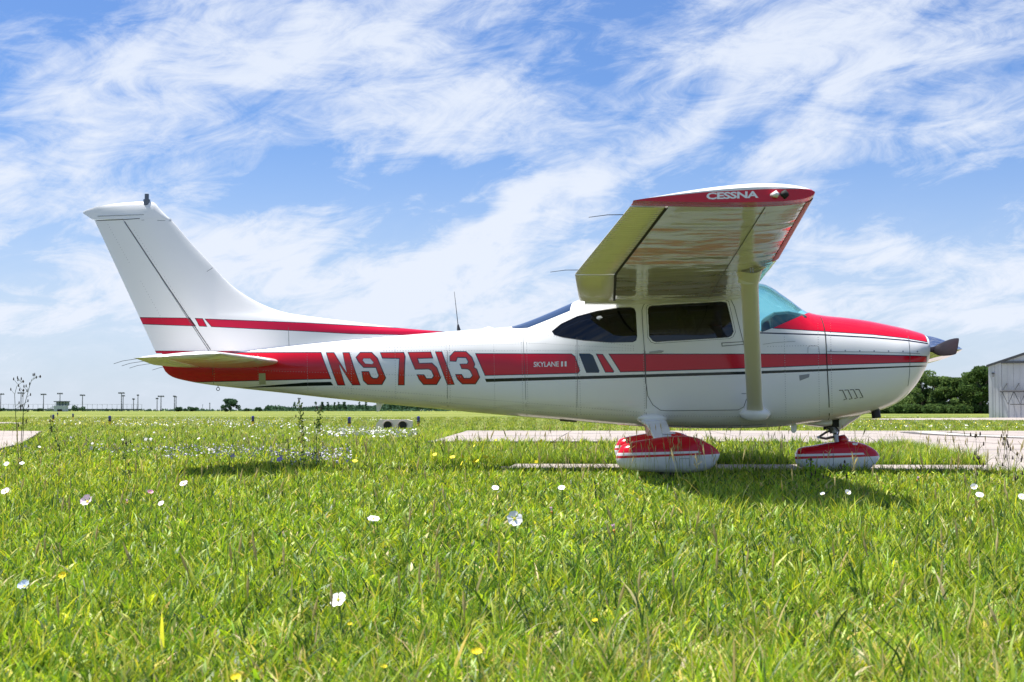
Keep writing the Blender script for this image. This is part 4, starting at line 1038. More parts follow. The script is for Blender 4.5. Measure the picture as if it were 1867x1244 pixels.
    for yq in (.95, 1.3, 1.7, 2.1, 2.54, 3.0, 3.6, 4.1, 4.6, 5.0):
        for fv in np.arange(.05, .78, .03):
            s_ = sec_at(yq); x = rl(s_, fv); z = under(x, yq) - .002; r_ = .005; rv.add([(x - r_, sg * (yq + .02), z), (x, sg * (yq + .02) - r_, z), (x + r_, sg * (yq + .02), z), (x, sg * (yq + .02) + r_, z)], [(0, 1, 2, 3)])
    ro = rv.build('rivets', mat('wing_rivet_grey', (.42, .41, .36), .5), w); ro['kind'] = 'stuff'  # plain grey rivet heads on the wing underside
    # strut
    xb, zb = P(1378, 752, -.56 if True else 0); xtp, ztp = P(1366, 487, -2.54)
    zu = under(xtp, 2.50) + .02
    st = MB(); nseg = 10; V = []; Fc = []; mring = 20; ch = .072; th = .022
    for i in range(nseg + 1):
        t = i / nseg; y = .50 + (2.50 - .50) * t; x = xb + (xtp - xb) * t; z = zb - .02 + (zu - zb + .02) * t
        k = 1 + .55 * max(0, (t - .90) / .10) ** 1.5 + .15 * max(0, (.06 - t) / .06)
        for q in range(mring):
            a = 2 * math.pi * q / mring; cx_ = math.cos(a); V.append((x + ch * k * cx_, sg * y, z + th * (1.0 + .3 * cx_) * math.sin(a) * k * 1.2))
    for i in range(nseg):
        for q in range(mring): Fc.append((i * mring + q, i * mring + (q + 1) % mring, (i + 1) * mring + (q + 1) % mring, (i + 1) * mring + q))
    Fc.append(tuple(range(mring))); sto = autosmooth(MB().add(V, Fc).build('wing_strut', mat('cream_strut_paint', (.90, .88, .85), .3, coat=.4, fn=lambda N, b: wavy(N, b, dist=.001)), plane), 50)
    # strut root fairing: a half teardrop on the flank
    fb = MB(); V = []; Fc = []; L0, L1 = P(1348, 750, -.56)[0], P(1407, 750, -.56)[0]; zf = P(1378, 753, -.56)[1]
    for i in range(13):
        t = i / 12; x = L0 + (L1 - L0) * t; r_ = math.sin(math.pi * min(1, t)) ** .6
        for q in range(14):
            a = 2 * math.pi * q / 14; V.append((x, sg * (.50 + .085 * r_ * max(0, .35 + math.cos(a))), zf + .075 * r_ * math.sin(a) - .01))
    for i in range(12):
        for q in range(14): Fc.append((i * 14 + q, i * 14 + (q + 1) % 14, (i + 1) * 14 + (q + 1) % 14, (i + 1) * 14 + q))
    autosmooth(MB().add(V, Fc).build('strut_fairing', M_white, sto), 50)
    # upper cuff at the wing
    xc, zc = xtp, zu; V = []; Fc = []
    for i in range(9):
        t = i / 8; r_ = 1 + 1.0 * t ** 2.2
        for q in range(18):
            a = 2 * math.pi * q / 18; V.append((xc + .074 * r_ * math.cos(a) + .01 * t, sg * (2.36 + .14 * t + .05 * r_ * math.sin(a) * t), zc - .10 + .115 * t + .024 * (1 - t) * math.sin(a)))
    for i in range(8):
        for q in range(18): Fc.append((i * 18 + q, i * 18 + (q + 1) % 18, (i + 1) * 18 + (q + 1) % 18, (i + 1) * 18 + q))
    autosmooth(MB().add(V, Fc).build('strut_cuff', MATS['cream_strut_paint'], sto), 60)
    # static wicks and tie-down ring
    for yq in (5.0, 2.75):
        s_ = sec_at(yq); MB().tube([(s_[3] + .02, sg * yq, s_[4]), (s_[3] - .10, sg * yq, s_[4] + .0), (s_[3] - .22, sg * yq, s_[4] - .015)], [.003, .0025, .002], 5).build('static_wick', M_black, w)
    MB().tube([(xc, sg * 2.62, zc + .0), (xc, sg * 2.62, zc - .05), (xc + .02, sg * 2.62, zc - .05), (xc + .02, sg * 2.62, zc)], .005, 6).build('tie_down_ring', M_steel, w)
    # root fairing over the cabin flank
    if sg == -1: near_wing = w
# tip lettering and lights
def on_tip(pts): return [(P(a, b, -5.4925)[0], -5.4925, P(a, b, -5.4925)[1]) for a, b in pts]
text_on('tip_lettering', 'CESSNA', None, (1288, 364.2), (1383, 361.0), 12.8, M_letter, near_wing, 0, .035, 0, on_tip)
x, z = P(1414.5, 355.5, -5.5); MB().tube([(x - .025, -5.485, z), (x, -5.53, z), (x + .02, -5.485, z + .004)], [.012, .024, .010], 10).build('navigation_light', M_lens, near_wing, smooth=True)
x, z = P(1431, 355, -5.49); MB().tube([(x - .03, -5.47, z + .005), (x + .0, -5.495, z), (x + .03, -5.47, z)], [.012, .03, .008], 8).build('light_recess', M_gap, near_wing, smooth=True)
# wing root junction fairing that closes the gap between wing skin and cabin side
rf = MB(); V = []; Fc = []
xa, xb = P(1066, 548, -.55)[0], P(1352, 534, -.55)[0]
for i in range(21):
    t = i / 20; x = xa + (xb - xa) * t; s_ = sec_at(.56); zu_ = under(x, .58); zb_ = zu_ - .030 * (1 - .2 * t)
    for yv, zz_ in ((.50, zb_), (.556, zb_ + .008), (.58, zu_ - .012), (.64, zu_ + .008), (.52, zu_ + .02)): V.append((x, -yv, zz_))
for i in range(20):
    for k in range(4): Fc.append((i * 5 + k, i * 5 + k + 1, (i + 1) * 5 + k + 1, (i + 1) * 5 + k))
autosmooth(MB().add(V, Fc).build('wing_root_fairing', M_white, plane), 60)
autosmooth(MB().add([(a, -b, c) for a, b, c in V], Fc).build('wing_root_fairing', M_white, plane), 60)

# ---- horizontal stabilizer
for sg in (-1, 1):
    xr_l, zr_l = P(512, 660, -.10); xr_t, zr_t = P(275, 664.5, -.10); xt_l, zt_l = P(405, 645, -1.72); xt_t, zt_t = P(246, 653.5, -1.72)
    SS = [(sg * .03, xr_l, zr_l, xr_t, zr_t), (sg * 1.70, xt_l, zt_l, xt_t, zt_t)]
    M_stab = mat('stabilizer_paint', (.80, .79, .72), .24, coat=.5, fn=fn_under)
    sb = wing_part('stabilizer', SS, 0, .62, 20, M_stab, plane, t=.085, cam_=0, nspan=14)
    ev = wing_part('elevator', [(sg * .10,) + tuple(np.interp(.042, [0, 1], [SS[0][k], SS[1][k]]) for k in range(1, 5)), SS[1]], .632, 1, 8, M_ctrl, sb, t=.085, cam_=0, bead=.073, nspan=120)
    V = []; Fc = []
    u = (1 - np.cos(np.linspace(0, math.pi, 20))) / 2; up, lo = naca(u, .085, 0)
    for (dy, k) in ((0, 1), (.03, .9), (.055, .65), (.07, .3), (.075, .05)):
        _, xl, zl, xt, zt = SS[1]; c = xl - xt; X = xl - u * c; Z = zl + (zt - zl) * u
        V += [(x, sg * (1.70 + dy), z) for x, z in zip(X, Z + up * c * k)] + [(x, sg * (1.70 + dy), z) for x, z in zip(X[::-1], (Z + lo * c * k)[::-1])]
    for j in range(4):
        for k in range(40): Fc.append((j * 40 + k, j * 40 + (k + 1) % 40, (j + 1) * 40 + (k + 1) % 40, (j + 1) * 40 + k))
    autosmooth(MB().add(V, Fc).build('stabilizer_tip', M_white, sb), 60)
    for t_ in (.97, .6, .2):
        s_ = [np.interp(t_, [0, 1], [SS[0][k], SS[1][k]]) for k in range(5)]
        MB().tube([(s_[3] + .02, s_[0], s_[4]), (s_[3] - .12, s_[0], s_[4] - .02), (s_[3] - .20, s_[0], s_[4] - .045)], .0022, 5).build('static_wick', M_black, ev)

# ---- spinner and propeller
xs0, zs0 = P(1681, 637.5); xs1, zs1 = P(1753.8, 636.5); rs = (P(1681, 611)[1] - P(1681, 664)[1]) / 2
V = []; Fc = []; k = 18; nr = 36
for i in range(k):
    t = i / (k - 1); r_ = rs * (1 - t ** 1.35) ** .80 if t < 1 else .0005
    for q in range(nr):
        a = 2 * math.pi * q / nr; V.append((xs0 + .006 + (xs1 - xs0) * t, r_ * math.cos(a), zs0 + r_ * math.sin(a)))
for i in range(k - 1):
    for q in range(nr): Fc.append((i * nr + q, i * nr + (q + 1) % nr, (i + 1) * nr + (q + 1) % nr, (i + 1) * nr + q))
Fc.append(tuple(range(nr)))
prop = empty('propeller', (0, 0, 0)); prop.parent = plane
autosmooth(MB().add(V, Fc).build('spinner', M_chrome, prop), 50)
MB().tube([(xs0 - .03, 0, zs0), (xs0 + .004, 0, zs0)], rs * .97, 28).build('backplate', M_gap, prop)
for sg in (-1, 1):
    V = []; Fc = []; xh = xs0 + .12; m2 = 16
    prof = [(.10, .10, .060, 30), (.17, .115, .050, 26), (.24, .132, .036, 24), (.34, .150, .026, 22), (.50, .160, .018, 18), (.72, .160, .013, 14), (.84, .155, .009, 12), (.93, .145, .007, 11), (.95, .12, .004, 11)]
    for (r_, ch, th, pit) in prof:
        p_ = R(pit)
        for q in range(m2):
            a = 2 * math.pi * q / m2; c_ = ch / 2 * math.cos(a); n_ = th / 2 * math.sin(a)
            V.append((xh + (c_ * math.sin(p_) + n_ * math.cos(p_)), sg * r_, zs0 + sg * -1 * (c_ * math.cos(p_) - n_ * math.sin(p_)) * 1.0 + .008 * r_ * -sg * -1))
    for i in range(len(prof) - 1):
        for q in range(m2): Fc.append((i * m2 + q, i * m2 + (q + 1) % m2, (i + 1) * m2 + (q + 1) % m2, (i + 1) * m2 + q))
    Fc.append(tuple(range(m2))); Fc.append(tuple(range(len(prof) * m2 - 1, (len(prof) - 1) * m2 - 1, -1)))
    autosmooth(MB().add(V, Fc).build('propeller_blade', M_blade, prop), 50)
# cowl inlets beside the spinner
for y in (-.22, .22):
    x, z = P(1684, 640); MB().tube([(x - .06, y, z), (x + .001, y, z), ], .075, 18).build('air_inlet', M_gap, fus)

# ---- exhaust, nose gear, vents
x, z = P(1596, 744, -.22); ex = MB(); ex.tube([(x - .02, -.22, z + .06), (x + .0, -.22, z - .02), (x + .01, -.22, z - .095)], [.040, .040, .043], 18, caps=False); ex.tube([(x + .008, -.22, z - .09), (x + .008, -.22, z - .05)], .036, 14)
ex.build('exhaust_pipe', M_exh, plane, smooth=True)
V = []; 
MB().tube([(x + .0, -.22, z + .03), (x - .002, -.22, z + .012)], [.066, .050], 18).build('exhaust_collar', M_exh, plane)
ng = empty('nose_gear', (0, 0, 0)); ng.parent = plane
def pod(rows, y0, name, m_, par, m=36, nx=60):
    b = Body([(P(px, yt, y0)[0], P(px, yt, y0)[1], P(px, yb, y0)[1], w, .5, n1, n2) for (px, yt, yb, w, n1, n2) in rows], y0)
    o = autosmooth(MB().add(*b.grid(nx, m)).build(name, m_, par), 60); return b, o
FB, fo = pod([(1453, 768.5, 771, .05, 2, 2), (1475, 768, 776.5, .10, 2, 2), (1500, 766, 779.5, .12, 2.2, 2), (1514, 763, 778, .12, 2.2, 2)], 0, 'gear_tunnel', M_white, ng)
FB2, fo2 = pod([(1524, 755, 785.5, .07, 2.2, 2), (1532, 752, 783.5, .09, 2.2, 2), (1550, 746, 772, .10, 2.2, 2), (1566, 740, 761.5, .10, 2, 2), (1572, 738, 755, .06, 2, 2)], 0, 'gear_fairing', M_white, ng)
x0, z0 = P(1517, 764); x1, z1 = P(1528, 803)
def XZ(px, py, y=0): a, b = P(px, py, y); return (a, y, b)
MB().tube([XZ(1516, 760), XZ(1521, 782)], .040, 14).build('strut_housing', M_steel, ng, smooth=True); MB().tube([XZ(1521, 780), XZ(1526, 806)], .026, 12).build('oleo_piston', M_chrome, ng, smooth=True)
MB().tube([XZ(1519, 777), XZ(1522, 789)], .048, 12).build('steering_collar', M_steel, ng)
MB().tube([XZ(1526, 806, -.07), XZ(1524, 795, -.07), XZ(1524, 793, 0), XZ(1524, 795, .07), XZ(1526, 806, .07)], .022, 8).build('fork', M_steel, ng)
for y in (-.03, .03):
    MB().tube([XZ(1520, 783, y), XZ(1507, 788, y), XZ(1492, 797.5, y)], [.014, .012, .012], 6).build('torque_link', M_steel, ng); MB().tube([XZ(1492, 797.5, y), XZ(1506, 800, y), XZ(1521, 796.5, y)], [.012, .014, .014], 6).build('torque_link', M_steel, ng)
MB().tube([XZ(1492, 797.5, -.05), XZ(1492, 797.5, .05)], .014, 8).build('link_pin', M_steel, ng)
MB().box(XZ(1514, 770, 0), (.14, .16, .09)).box(XZ(1507, 777, -.05), (.06, .03, .07)).build('gear_bracket', M_gap, ng)
MB().tube([XZ(1503, 771, -.08), XZ(1518, 784, -.05)], .012, 6).build('steering_rod', M_steel, ng); MB().tube([XZ(1515, 768, -.09), XZ(1530, 786, -.06), XZ(1527, 797, -.05)], .007, 6).build('brake_hose', M_black, ng)
def pant_mat(nm, y0, topline, wline, blade_end):
    def fn(N, b):
        wavy(N, b); X, Y, Z = N.sep(pos(N)); gt = lambda d, t: N.m('GREATER_THAN', d, t)
        (a0, b0), (a1, b1) = topline; L = [P(a0, b0, y0 - .12), P(a1, b1, y0 - .12)]
        poly = [L[0], L[1], (L[1][0], L[1][1] + .6), (L[0][0], L[0][1] + .6)]; d = sdpoly(N, X, Z, poly)
        col = N.mix(gt(d, 0), (.78, .80, .82), (.60, .006, .022)); w_ = sdpoly(N, X, Z, [P(q[0], q[1], y0 - .12) for q in wline]); col = N.mix(gt(w_, 0), col, (.80, .78, .80))
        N.put(b.inputs['Base Color'], col)
    return mat(nm, WHITE, .16, fn=fn, spec=.4)
M_np = pant_mat('nose_fairing_paint', 0, ((1440, 838), (1612, 831.6)), [(1440, 828.8), (1574, 825.6), (1576, 829), (1440, 833.4)], 0)
NPB, npo = pod([(1449.6, 832, 838, .03, 2.4, 2.6), (1451.5, 824, 845, .07, 2.4, 2.6), (1456, 817.6, 851, .095, 2.4, 2.6), (1485, 812, 858.3, .125, 2.5, 3), (1516, 806.5, 860, .14, 2.5, 3), (1545, 804.2, 860.2, .145, 2.5, 3), (1564, 806.4, 859.5, .14, 2.5, 3),
               (1581, 812, 856.5, .12, 2.4, 2.8), (1594, 819.5, 847, .085, 2.3, 2.5), (1600, 825.5, 840, .05, 2.2, 2.3), (1603, 830, 835.5, .02, 2, 2)], 0, 'nose_wheel_fairing', M_np, ng)
decal('axle_cap', NPB, [[(1544.5 + 2 * math.cos(t), 847 + 2 * math.sin(t)) for t in np.linspace(0, 6.2, 9)[:-1]]], .004, M_steel, npo)
seam('fairing_seam', [(1518.5, 809), (1519, 830), (1519, 858)], .8, M_seam, npo, NPB); decal('placard', NPB, [[(1554, 808), (1564, 808.2), (1563, 812), (1555, 812)]], .002, M_letter, npo)
MB().tube([XZ(1530, 803.8), XZ(1538, 802.5), XZ(1545, 806)], [.05, .055, .03], 12).build('fairing_hump', mat('fairing_red', (.52, .004, .018), .25, coat=.6), npo, smooth=True)
def wheel(c, r_, w_, par):
    o = MB().tube([(c[0], c[1] - w_ / 2, c[2]), (c[0], c[1] - w_ * .35, c[2]), (c[0], c[1] + w_ * .35, c[2]), (c[0], c[1] + w_ / 2, c[2])], [r_ * .82, r_, r_, r_ * .82], 28).build('wheel', M_black, par)
    MB().tube([(c[0], c[1] - w_ / 2 - .004, c[2]), (c[0], c[1] + w_ / 2 + .004, c[2])], r_ * .4, 16).build('hub', M_steel, o); return o
cx_, cz_ = P(1528, 835); wheel((cx_, 0, .135), .130, .12, ng)
# main gear
for sg in (-1, 1):
    mg = empty('main_gear', (0, 0, 0)); mg.parent = plane
    yp = 1.36
    xt, zt = P(1193, 770, -.50); xb, zb = P(1209, 801, -1.22)
    V = []; Fc = []
    for (t, kx) in ((-.22, .13), (0, .115), (.3, .100), (.6, .090), (1.0, .080)):
        y = .50 + (yp - .14 - .50) * max(t, -.2); x = xt + (xb - xt) * t; z = zt + (zb - zt) * t + .03 * math.sin(max(0, t) * math.pi)
        V += [(x - kx, sg * y, z + .012), (x + kx, sg * y, z + .012), (x + kx, sg * y, z - .014), (x - kx, sg * y, z - .014)]
    for i in range(4):
        for q in range(4): Fc.append((i * 4 + q, i * 4 + (q + 1) % 4, (i + 1) * 4 + (q + 1) % 4, (i + 1) * 4 + q))
    Fc += [(0, 1, 2, 3), (19, 18, 17, 16)]
    bevel(autosmooth(MB().add(V, Fc).build('gear_leg', M_white, mg), 40), .008)
    # collar fairing at the belly
    V = []; Fc = []
    xa, xb_ = P(1160, 762, -.48)[0], P(1220, 764, -.48)[0]; zc_ = P(1190, 763, -.48)[1]
    for i in range(13):
        t = i / 12; x = xa + (xb_ - xa) * t; r_ = math.sin(math.pi * t) ** .6
        for q in range(12):
            a = 2 * math.pi * q / 12; V.append((x, sg * (.42 + .115 * r_ * max(-.2, math.cos(a - .6))), zc_ + .055 * r_ * math.sin(a - .3) - .006))
    for i in range(12):
        for q in range(12): Fc.append((i * 12 + q, i * 12 + (q + 1) % 12, (i + 1) * 12 + (q + 1) % 12, (i + 1) * 12 + q))
    autosmooth(MB().add(V, Fc).build('leg_fairing', M_white, mg), 60)
    rows = [(1123, 833, 838, .03, 2.4, 2.5), (1125, 827, 846, .07, 2.4, 2.5), (1135, 811.5, 853, .11, 2.4, 2.6), (1156.6, 805.4, 858, .13, 2.4, 2.8), (1190, 799.6, 861, .15, 2.4, 2.9), (1220, 795.6, 862.5, .155, 2.4, 2.9), (1248, 794.8, 862.5, .155, 2.4, 2.9), (1269.5, 798, 861, .145, 2.4, 2.8),
            (1286, 805.4, 857.5, .12, 2.3, 2.6), (1299.4, 813, 851, .085, 2.3, 2.4), (1308, 820.4, 840, .04, 2.2, 2.2), (1312, 826, 831, .015, 2, 2)]
    # profile measured on the near fairing, mirrored for the far one
    st = [(P(px, yt, -yp)[0], P(px, yt, -yp)[1], P(px, yb, -yp)[1], w, .5, n1, n2) for (px, yt, yb, w, n1, n2) in rows]
    B = Body(st, sg * yp)
    M_mp = pant_mat('main_fairing_paint', -yp, ((1110, 836.9), (1325, 827.6)), [(1110, 826.8), (1274, 822.2), (1278.5, 826), (1110, 832.3)], 0)
    po = autosmooth(MB().add(*B.grid(60, 36)).build('wheel_fairing', M_mp, mg), 60)
    if sg == -1: decal('access_plate', B, [stroke([(1239, 850), (1239, 836.5), (1257, 836), (1257.5, 850)], .7)], .002, M_seam, po); seam('fairing_seam', [(1157, 807), (1155, 822)], .8, M_seam, po, B)
    wheel((P(1222, 830, -yp)[0], sg * yp, .165), .160, .15, mg)
    xs_, zs_ = P(1215, 790, -1.15); bevel(MB().box((xs_ + .02, sg * 1.10, zs_ - .0), (.12, .09, .016)).box((xs_ + .0, sg * 1.10, zs_ - .03), (.07, .02, .04)).build('entry_step', M_letter, mg), .004)
# antennas and small fittings
MB().tube([XZ(836.8, 605), XZ(835, 592)], [.022, .008], 8).tube([XZ(835, 592), XZ(828.3, 532)], [.0045, .002], 6).build('whip_antenna', M_black, fus)
b_ = MB(); b_.prism([P(686, 734), P(699, 734), P(692, 750), P(687, 751)], -.008, .008); b_.build('belly_antenna', M_white, fus); MB().prism([P(684, 731), P(704, 733), P(704, 736.5), P(684, 734.5)], -.03, .03).build('antenna_base', M_gap, fus)
MB().prism([P(1020, 764), P(1052, 766), P(1052, 770), P(1022, 768)], -.16, -.10).build('belly_beacon_plate', mat('bronze_plate', (.12, .10, .08), .6), fus)
b_ = MB(); b_.prism([P(1442, 772, -.2), P(1453, 772, -.2), P(1452, 786, -.2), P(1449, 789.5, -.2), P(1445, 789.5, -.2), P(1442, 786, -.2)], -.205, -.195); b_.build('drain_mast', M_white, fus)
cx_, cz_ = P(397.5, 709.5); MB().tube([(cx_ + .016 * math.cos(t), 0, cz_ + .016 * math.sin(t)) for t in np.linspace(0, 6.28, 14)], .0035, 5).tube([(cx_, 0, cz_ + .016), (cx_, 0, cz_ + .04)], .004, 5).build('tail_tie_down_ring', M_gap, fus)
x, z = P(1353, 540, -.5); MB().tube([(x, -.46, z), (x + .03, -.47, z - .07)], .02, 8).build('air_vent', mat('vent_blue', (.03, .12, .16), .3), fus)
x, z = P(880, 599, 0); MB().tube([(x, 0, z - .005), (x + .06, 0, z + .008), (x + .12, 0, z - .004)], [.004, .012, .003], 8).build('roof_antenna', M_white, fus)
# =================================================================== GRASS AND FLOWERS
def fn_blade():
    m = bpy.data.materials.new('grass_blades'); m.use_nodes = True; t = m.node_tree; t.nodes.clear(); N = NB(t)
    a = N.n('ShaderNodeAttribute', attribute_name='blade_colour').outputs['Color']
    d = N.n('ShaderNodeBsdfDiffuse'); N.put(d.inputs[0], a); tl = N.n('ShaderNodeBsdfTranslucent'); N.put(tl.inputs[0], N.mix(1.0, a, (1.15, 1.1, .6), blend='MULTIPLY'))
    g = N.n('ShaderNodeBsdfGlossy'); g.inputs['Roughness'].default_value = .5; g.inputs[0].default_value = (1, 1, .95, 1)
    mx = N.n('ShaderNodeMixShader'); mx.inputs[0].default_value = .48; t.links.new(d.outputs[0], mx.inputs[1]); t.links.new(tl.outputs[0], mx.inputs[2])
    m2 = N.n('ShaderNodeMixShader'); m2.inputs[0].default_value = .035; t.links.new(mx.outputs[0], m2.inputs[1]); t.links.new(g.outputs[0], m2.inputs[2])
    o = N.n('ShaderNodeOutputMaterial'); t.links.new(m2.outputs[0], o.inputs[0]); return m
M_blades = fn_blade()
def fnoise(x, y, s, seed):
    r = np.random.default_rng(seed); o = np.zeros_like(x)
    for k in range(7):
        a = r.uniform(0, 6.28); f_ = s * r.uniform(.5, 2.2); o += np.sin((x * math.cos(a) + y * math.sin(a)) * f_ + r.uniform(0, 6.28))
    return o / 7 * 1.9
def blades(x, y, h, w, lean, col, nm, label, curve=.6):
    n = len(x); az_ = rng.uniform(0, 2 * math.pi, n); ld = np.stack([np.cos(az_), np.sin(az_)], 1)
    fa = rng.uniform(0, 2 * math.pi, n); wd = np.stack([np.cos(fa), np.sin(fa)], 1)
    ts = [0, .38, .72, 1.0]; V = np.zeros((n, 7, 3)); k = 0
    for t in ts:
        off = ld * (lean * h * t ** (1 + curve))[:, None]; z = h * t * np.sqrt(np.clip(1 - (lean * t) ** 2 * .45, .15, 1))
        wk = w * (1.0, .95, .62, 0)[ts.index(t)]
        if t < 1:
            for s in (-1, 1):
                V[:, k, 0] = x + off[:, 0] + s * wd[:, 0] * wk / 2; V[:, k, 1] = y + off[:, 1] + s * wd[:, 1] * wk / 2; V[:, k, 2] = z; k += 1
        else: V[:, k, 0] = x + off[:, 0]; V[:, k, 1] = y + off[:, 1]; V[:, k, 2] = z; k += 1
    tri = np.array([0, 1, 3, 0, 3, 2, 2, 3, 5, 2, 5, 4, 4, 5, 6]); I = (np.arange(n)[:, None] * 7 + tri[None]).ravel()
    C = np.ones((n, 7, 4)); C[:, :, :3] = col[:, None, :]
    me = np_mesh(nm, V.reshape(-1, 3), I, 3, colattr=C.reshape(-1, 4)); o = link(nm, me, None, M_blades); tag(o, label, kind='stuff'); return o
def scatter(n, d0, d1, expo, marg=.16):
    """points in the wedge of ground that can be seen, thinning with distance"""
    u = rng.uniform(0, 1, n); e = 2 - expo
    d = (d0 ** e + u * (d1 ** e - d0 ** e)) ** (1 / e)
    lat = rng.uniform(-1, 1, n) * (d * (.34 + .34 * marg) + .7)
    x = CAM.x + FWD.x * d + RGT.x * lat; y = CAM.y + FWD.y * d + RGT.y * lat
    return x, y, d
def on_paving(x, y): return inpoly(TAXI, x, y) | inpoly(LT, x, y) | inpoly(ap, x, y) | inpoly(st_, x, y)
pal = np.array([(.125, .250, .018), (.240, .375, .022), (.385, .490, .032), (.48, .50, .05), (.040, .100, .014), (.62, .52, .25)])
def blade_cols(n, x, y, dryadd=0.0):
    dry = np.clip(fnoise(x, y, .55, 3) * .5 + .5, 0, 1); dk = np.clip(fnoise(x, y, 1.3, 5) * .5 + .5, 0, 1)
    # the drier, yellower patch in the foreground right of the middle
    patch = np.exp(-(((x - .35) / 1.3) ** 2 + ((y + 11.2) / .55) ** 2)) + .6 * np.exp(-(((x - 1.4) / .9) ** 2 + ((y + 10.4) / .5) ** 2))
    w = np.stack([.9 + 0 * x, 1.1 + .3 * (1 - dk), .9 + .9 * dry, .30 + 1.0 * dry, 1.1 * dk + .35, .08 + .16 * dry + 1.0 * patch * .8 + dryadd], 1); w /= w.sum(1, keepdims=True)
    c = np.cumsum(w, 1); r = rng.uniform(0, 1, n)[:, None]; i = (r > c).sum(1).clip(0, 5)
    cell = np.clip(fnoise(x, y, 16, 31) * .5 + .5, 0, 1)[:, None]
    return pal[i] * (.80 + .66 * cell) * rng.uniform(.70, 1.22, (n, 1)) * (1 + rng.normal(0, .05, (n, 3)))
# main sward, tufted
N0 = 400000
x, y, d = scatter(N0, 1.9, 125, 2.15)
tuft = .045 + .012 * d; x += rng.normal(0, 1, N0) * 0; 
cx0 = np.round(x / tuft + fnoise(x, y, 3, 8) * .3) * tuft; cy0 = np.round(y / tuft + fnoise(y, x, 3, 9) * .3) * tuft
mixf = rng.uniform(0, .75, N0); x = x * (1 - mixf) + (cx0 + rng.normal(0, 1, N0) * tuft * .22) * mixf; y = y * (1 - mixf) + (cy0 + rng.normal(0, 1, N0) * tuft * .22) * mixf
keep = ~on_paving(x, y); x, y, d = x[keep], y[keep], d[keep]; n = len(x)
hn = fnoise(x, y, 1.1, 21) * .5 + .5; hn2 = fnoise(x, y, 4.0, 22) * .5 + .5
hc = np.clip(fnoise(x, y, 13, 23) * .5 + .5, 0, 1); h = (.038 + .028 * hn + .024 * hn2) * (.55 + .75 * hc) * rng.lognormal(0, .34, n)
gap = (fnoise(x, y, 9, 41) < -.45) & (rng.uniform(0, 1, n) < .6); h[gap] *= .35
island = (y > 1.2) & (y < 27) & (x > -3.5) & (x < 6.5); h[island & (y < 15)] *= 1.45
front = (y > -3.2) & (y < 0.2) & (x > 1.05); h[front] *= np.clip(.40 + .6 * (-.6 - y[front]) / 2.6, .40, 1.0)
h = np.clip(h, .02, .30); h = np.where(d < 3.2, np.minimum(h, .17), h)
w = np.clip(rng.lognormal(math.log(.0027), .55, n), .0013, .010) * (1 + d * .05) + .00018 * d
col = blade_cols(n, x, y)
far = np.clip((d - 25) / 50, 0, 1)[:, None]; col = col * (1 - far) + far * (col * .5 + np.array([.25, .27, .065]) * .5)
blades(x, y, h, w, np.clip(rng.normal(.55, .28, n), .05, 1.15), col, 'grass', 'bright green uncut grass with a few dry blades', .7)
# low filler: short broad leaves and clover near the soil
N1 = 90000; x, y, d = scatter(N1, 1.9, 22, 1.6); k_ = ~on_paving(x, y); x, y, d = x[k_], y[k_], d[k_]; n = len(x)
blades(x, y, rng.uniform(.025, .075, n), rng.uniform(.006, .013, n) * (1 + d * .04), np.clip(rng.normal(.95, .2, n), .3, 1.3), blade_cols(n, x, y, .10), 'ground_cover', 'low broad leaves and dry thatch between the grass blades', .3)
# dense fringe along the edges of the paving
ex, ey = [], []
def fringe(p0, p1, wdt, n_):
    t = rng.uniform(0, 1, n_); o = np.abs(rng.normal(0, 1, n_)) * wdt; dx_, dy_ = p1[0] - p0[0], p1[1] - p0[1]; l = math.hypot(dx_, dy_)
    ex.append(p0[0] + dx_ * t - dy_ / l * o); ey.append(p0[1] + dy_ * t + dx_ / l * o)
fringe((-2, 1.43), (3.95, 1.43), .35, 12000); fringe((3.95, 1.40), (4.75, 9.8), .3, 5000); fringe((5.5, -.12), (-1.6, -.12), .22, 11000); fringe((-3.2, 12.9), (-3.9, 27), .3, 2500); fringe((9, -.12), (5.5, -.12), .22, 2500)
x = np.concatenate(ex); y = np.concatenate(ey); n = len(x)
blades(x, y, np.where(y > 1, rng.lognormal(math.log(.13), .30, n), rng.lognormal(math.log(.052), .5, n)).clip(.03, .28), rng.uniform(.004, .009, n), np.clip(rng.normal(.6, .28, n), .05, 1.2), blade_cols(n, x, y), 'verge_grass', 'taller grass growing along the concrete edges', .7)
# long pale bents with seed heads
Nb = 620; x, y, d = scatter(Nb, 3.5, 22, 1.0); x2 = rng.uniform(3.0, 5.6, 120); y2 = rng.uniform(-1.9, -.25, 120); x3 = rng.uniform(-.6, 1.6, 90); y3 = rng.uniform(-2.0, -1.5, 90); x4 = rng.uniform(1.5, 4.6, 70); y4 = rng.uniform(8, 10, 70)
x = np.concatenate([x, x2, x3]); y = np.concatenate([y, y2, y3]); k_ = ~on_paving(x, y); x, y = x[k_], y[k_]; n = len(x)
st = MB(); 
for a, b in zip(x, y):
    hh = random.uniform(.20, .40) if random.random() < .75 else random.uniform(.4, .5); q = random.uniform(0, 6.28); l = random.uniform(.03, .30) * hh
    if b < -9: hh *= .6; l *= .6
    p = [(a, b, 0), (a + l * .25 * math.cos(q), b + l * .25 * math.sin(q), hh * .5), (a + l * math.cos(q), b + l * math.sin(q), hh)]
    st.cur = 0; st.tube(p, [.0013, .0011, .0007], 3, False); st.cur = 1
    e = Vector(p[2]); dd = (e - Vector(p[1])).normalized()
    st.tube([e - dd * .05, e - dd * .02, e + dd * .012], [.001, .0042, .0008], 4, False)
    if random.random() < .4:
        for j in range(4): f_ = e - dd * (.02 + .018 * j); st.tube([f_, f_ + Vector((random.uniform(-.03, .03), random.uniform(-.03, .03), .02))], [.0012, .0008], 3, False)
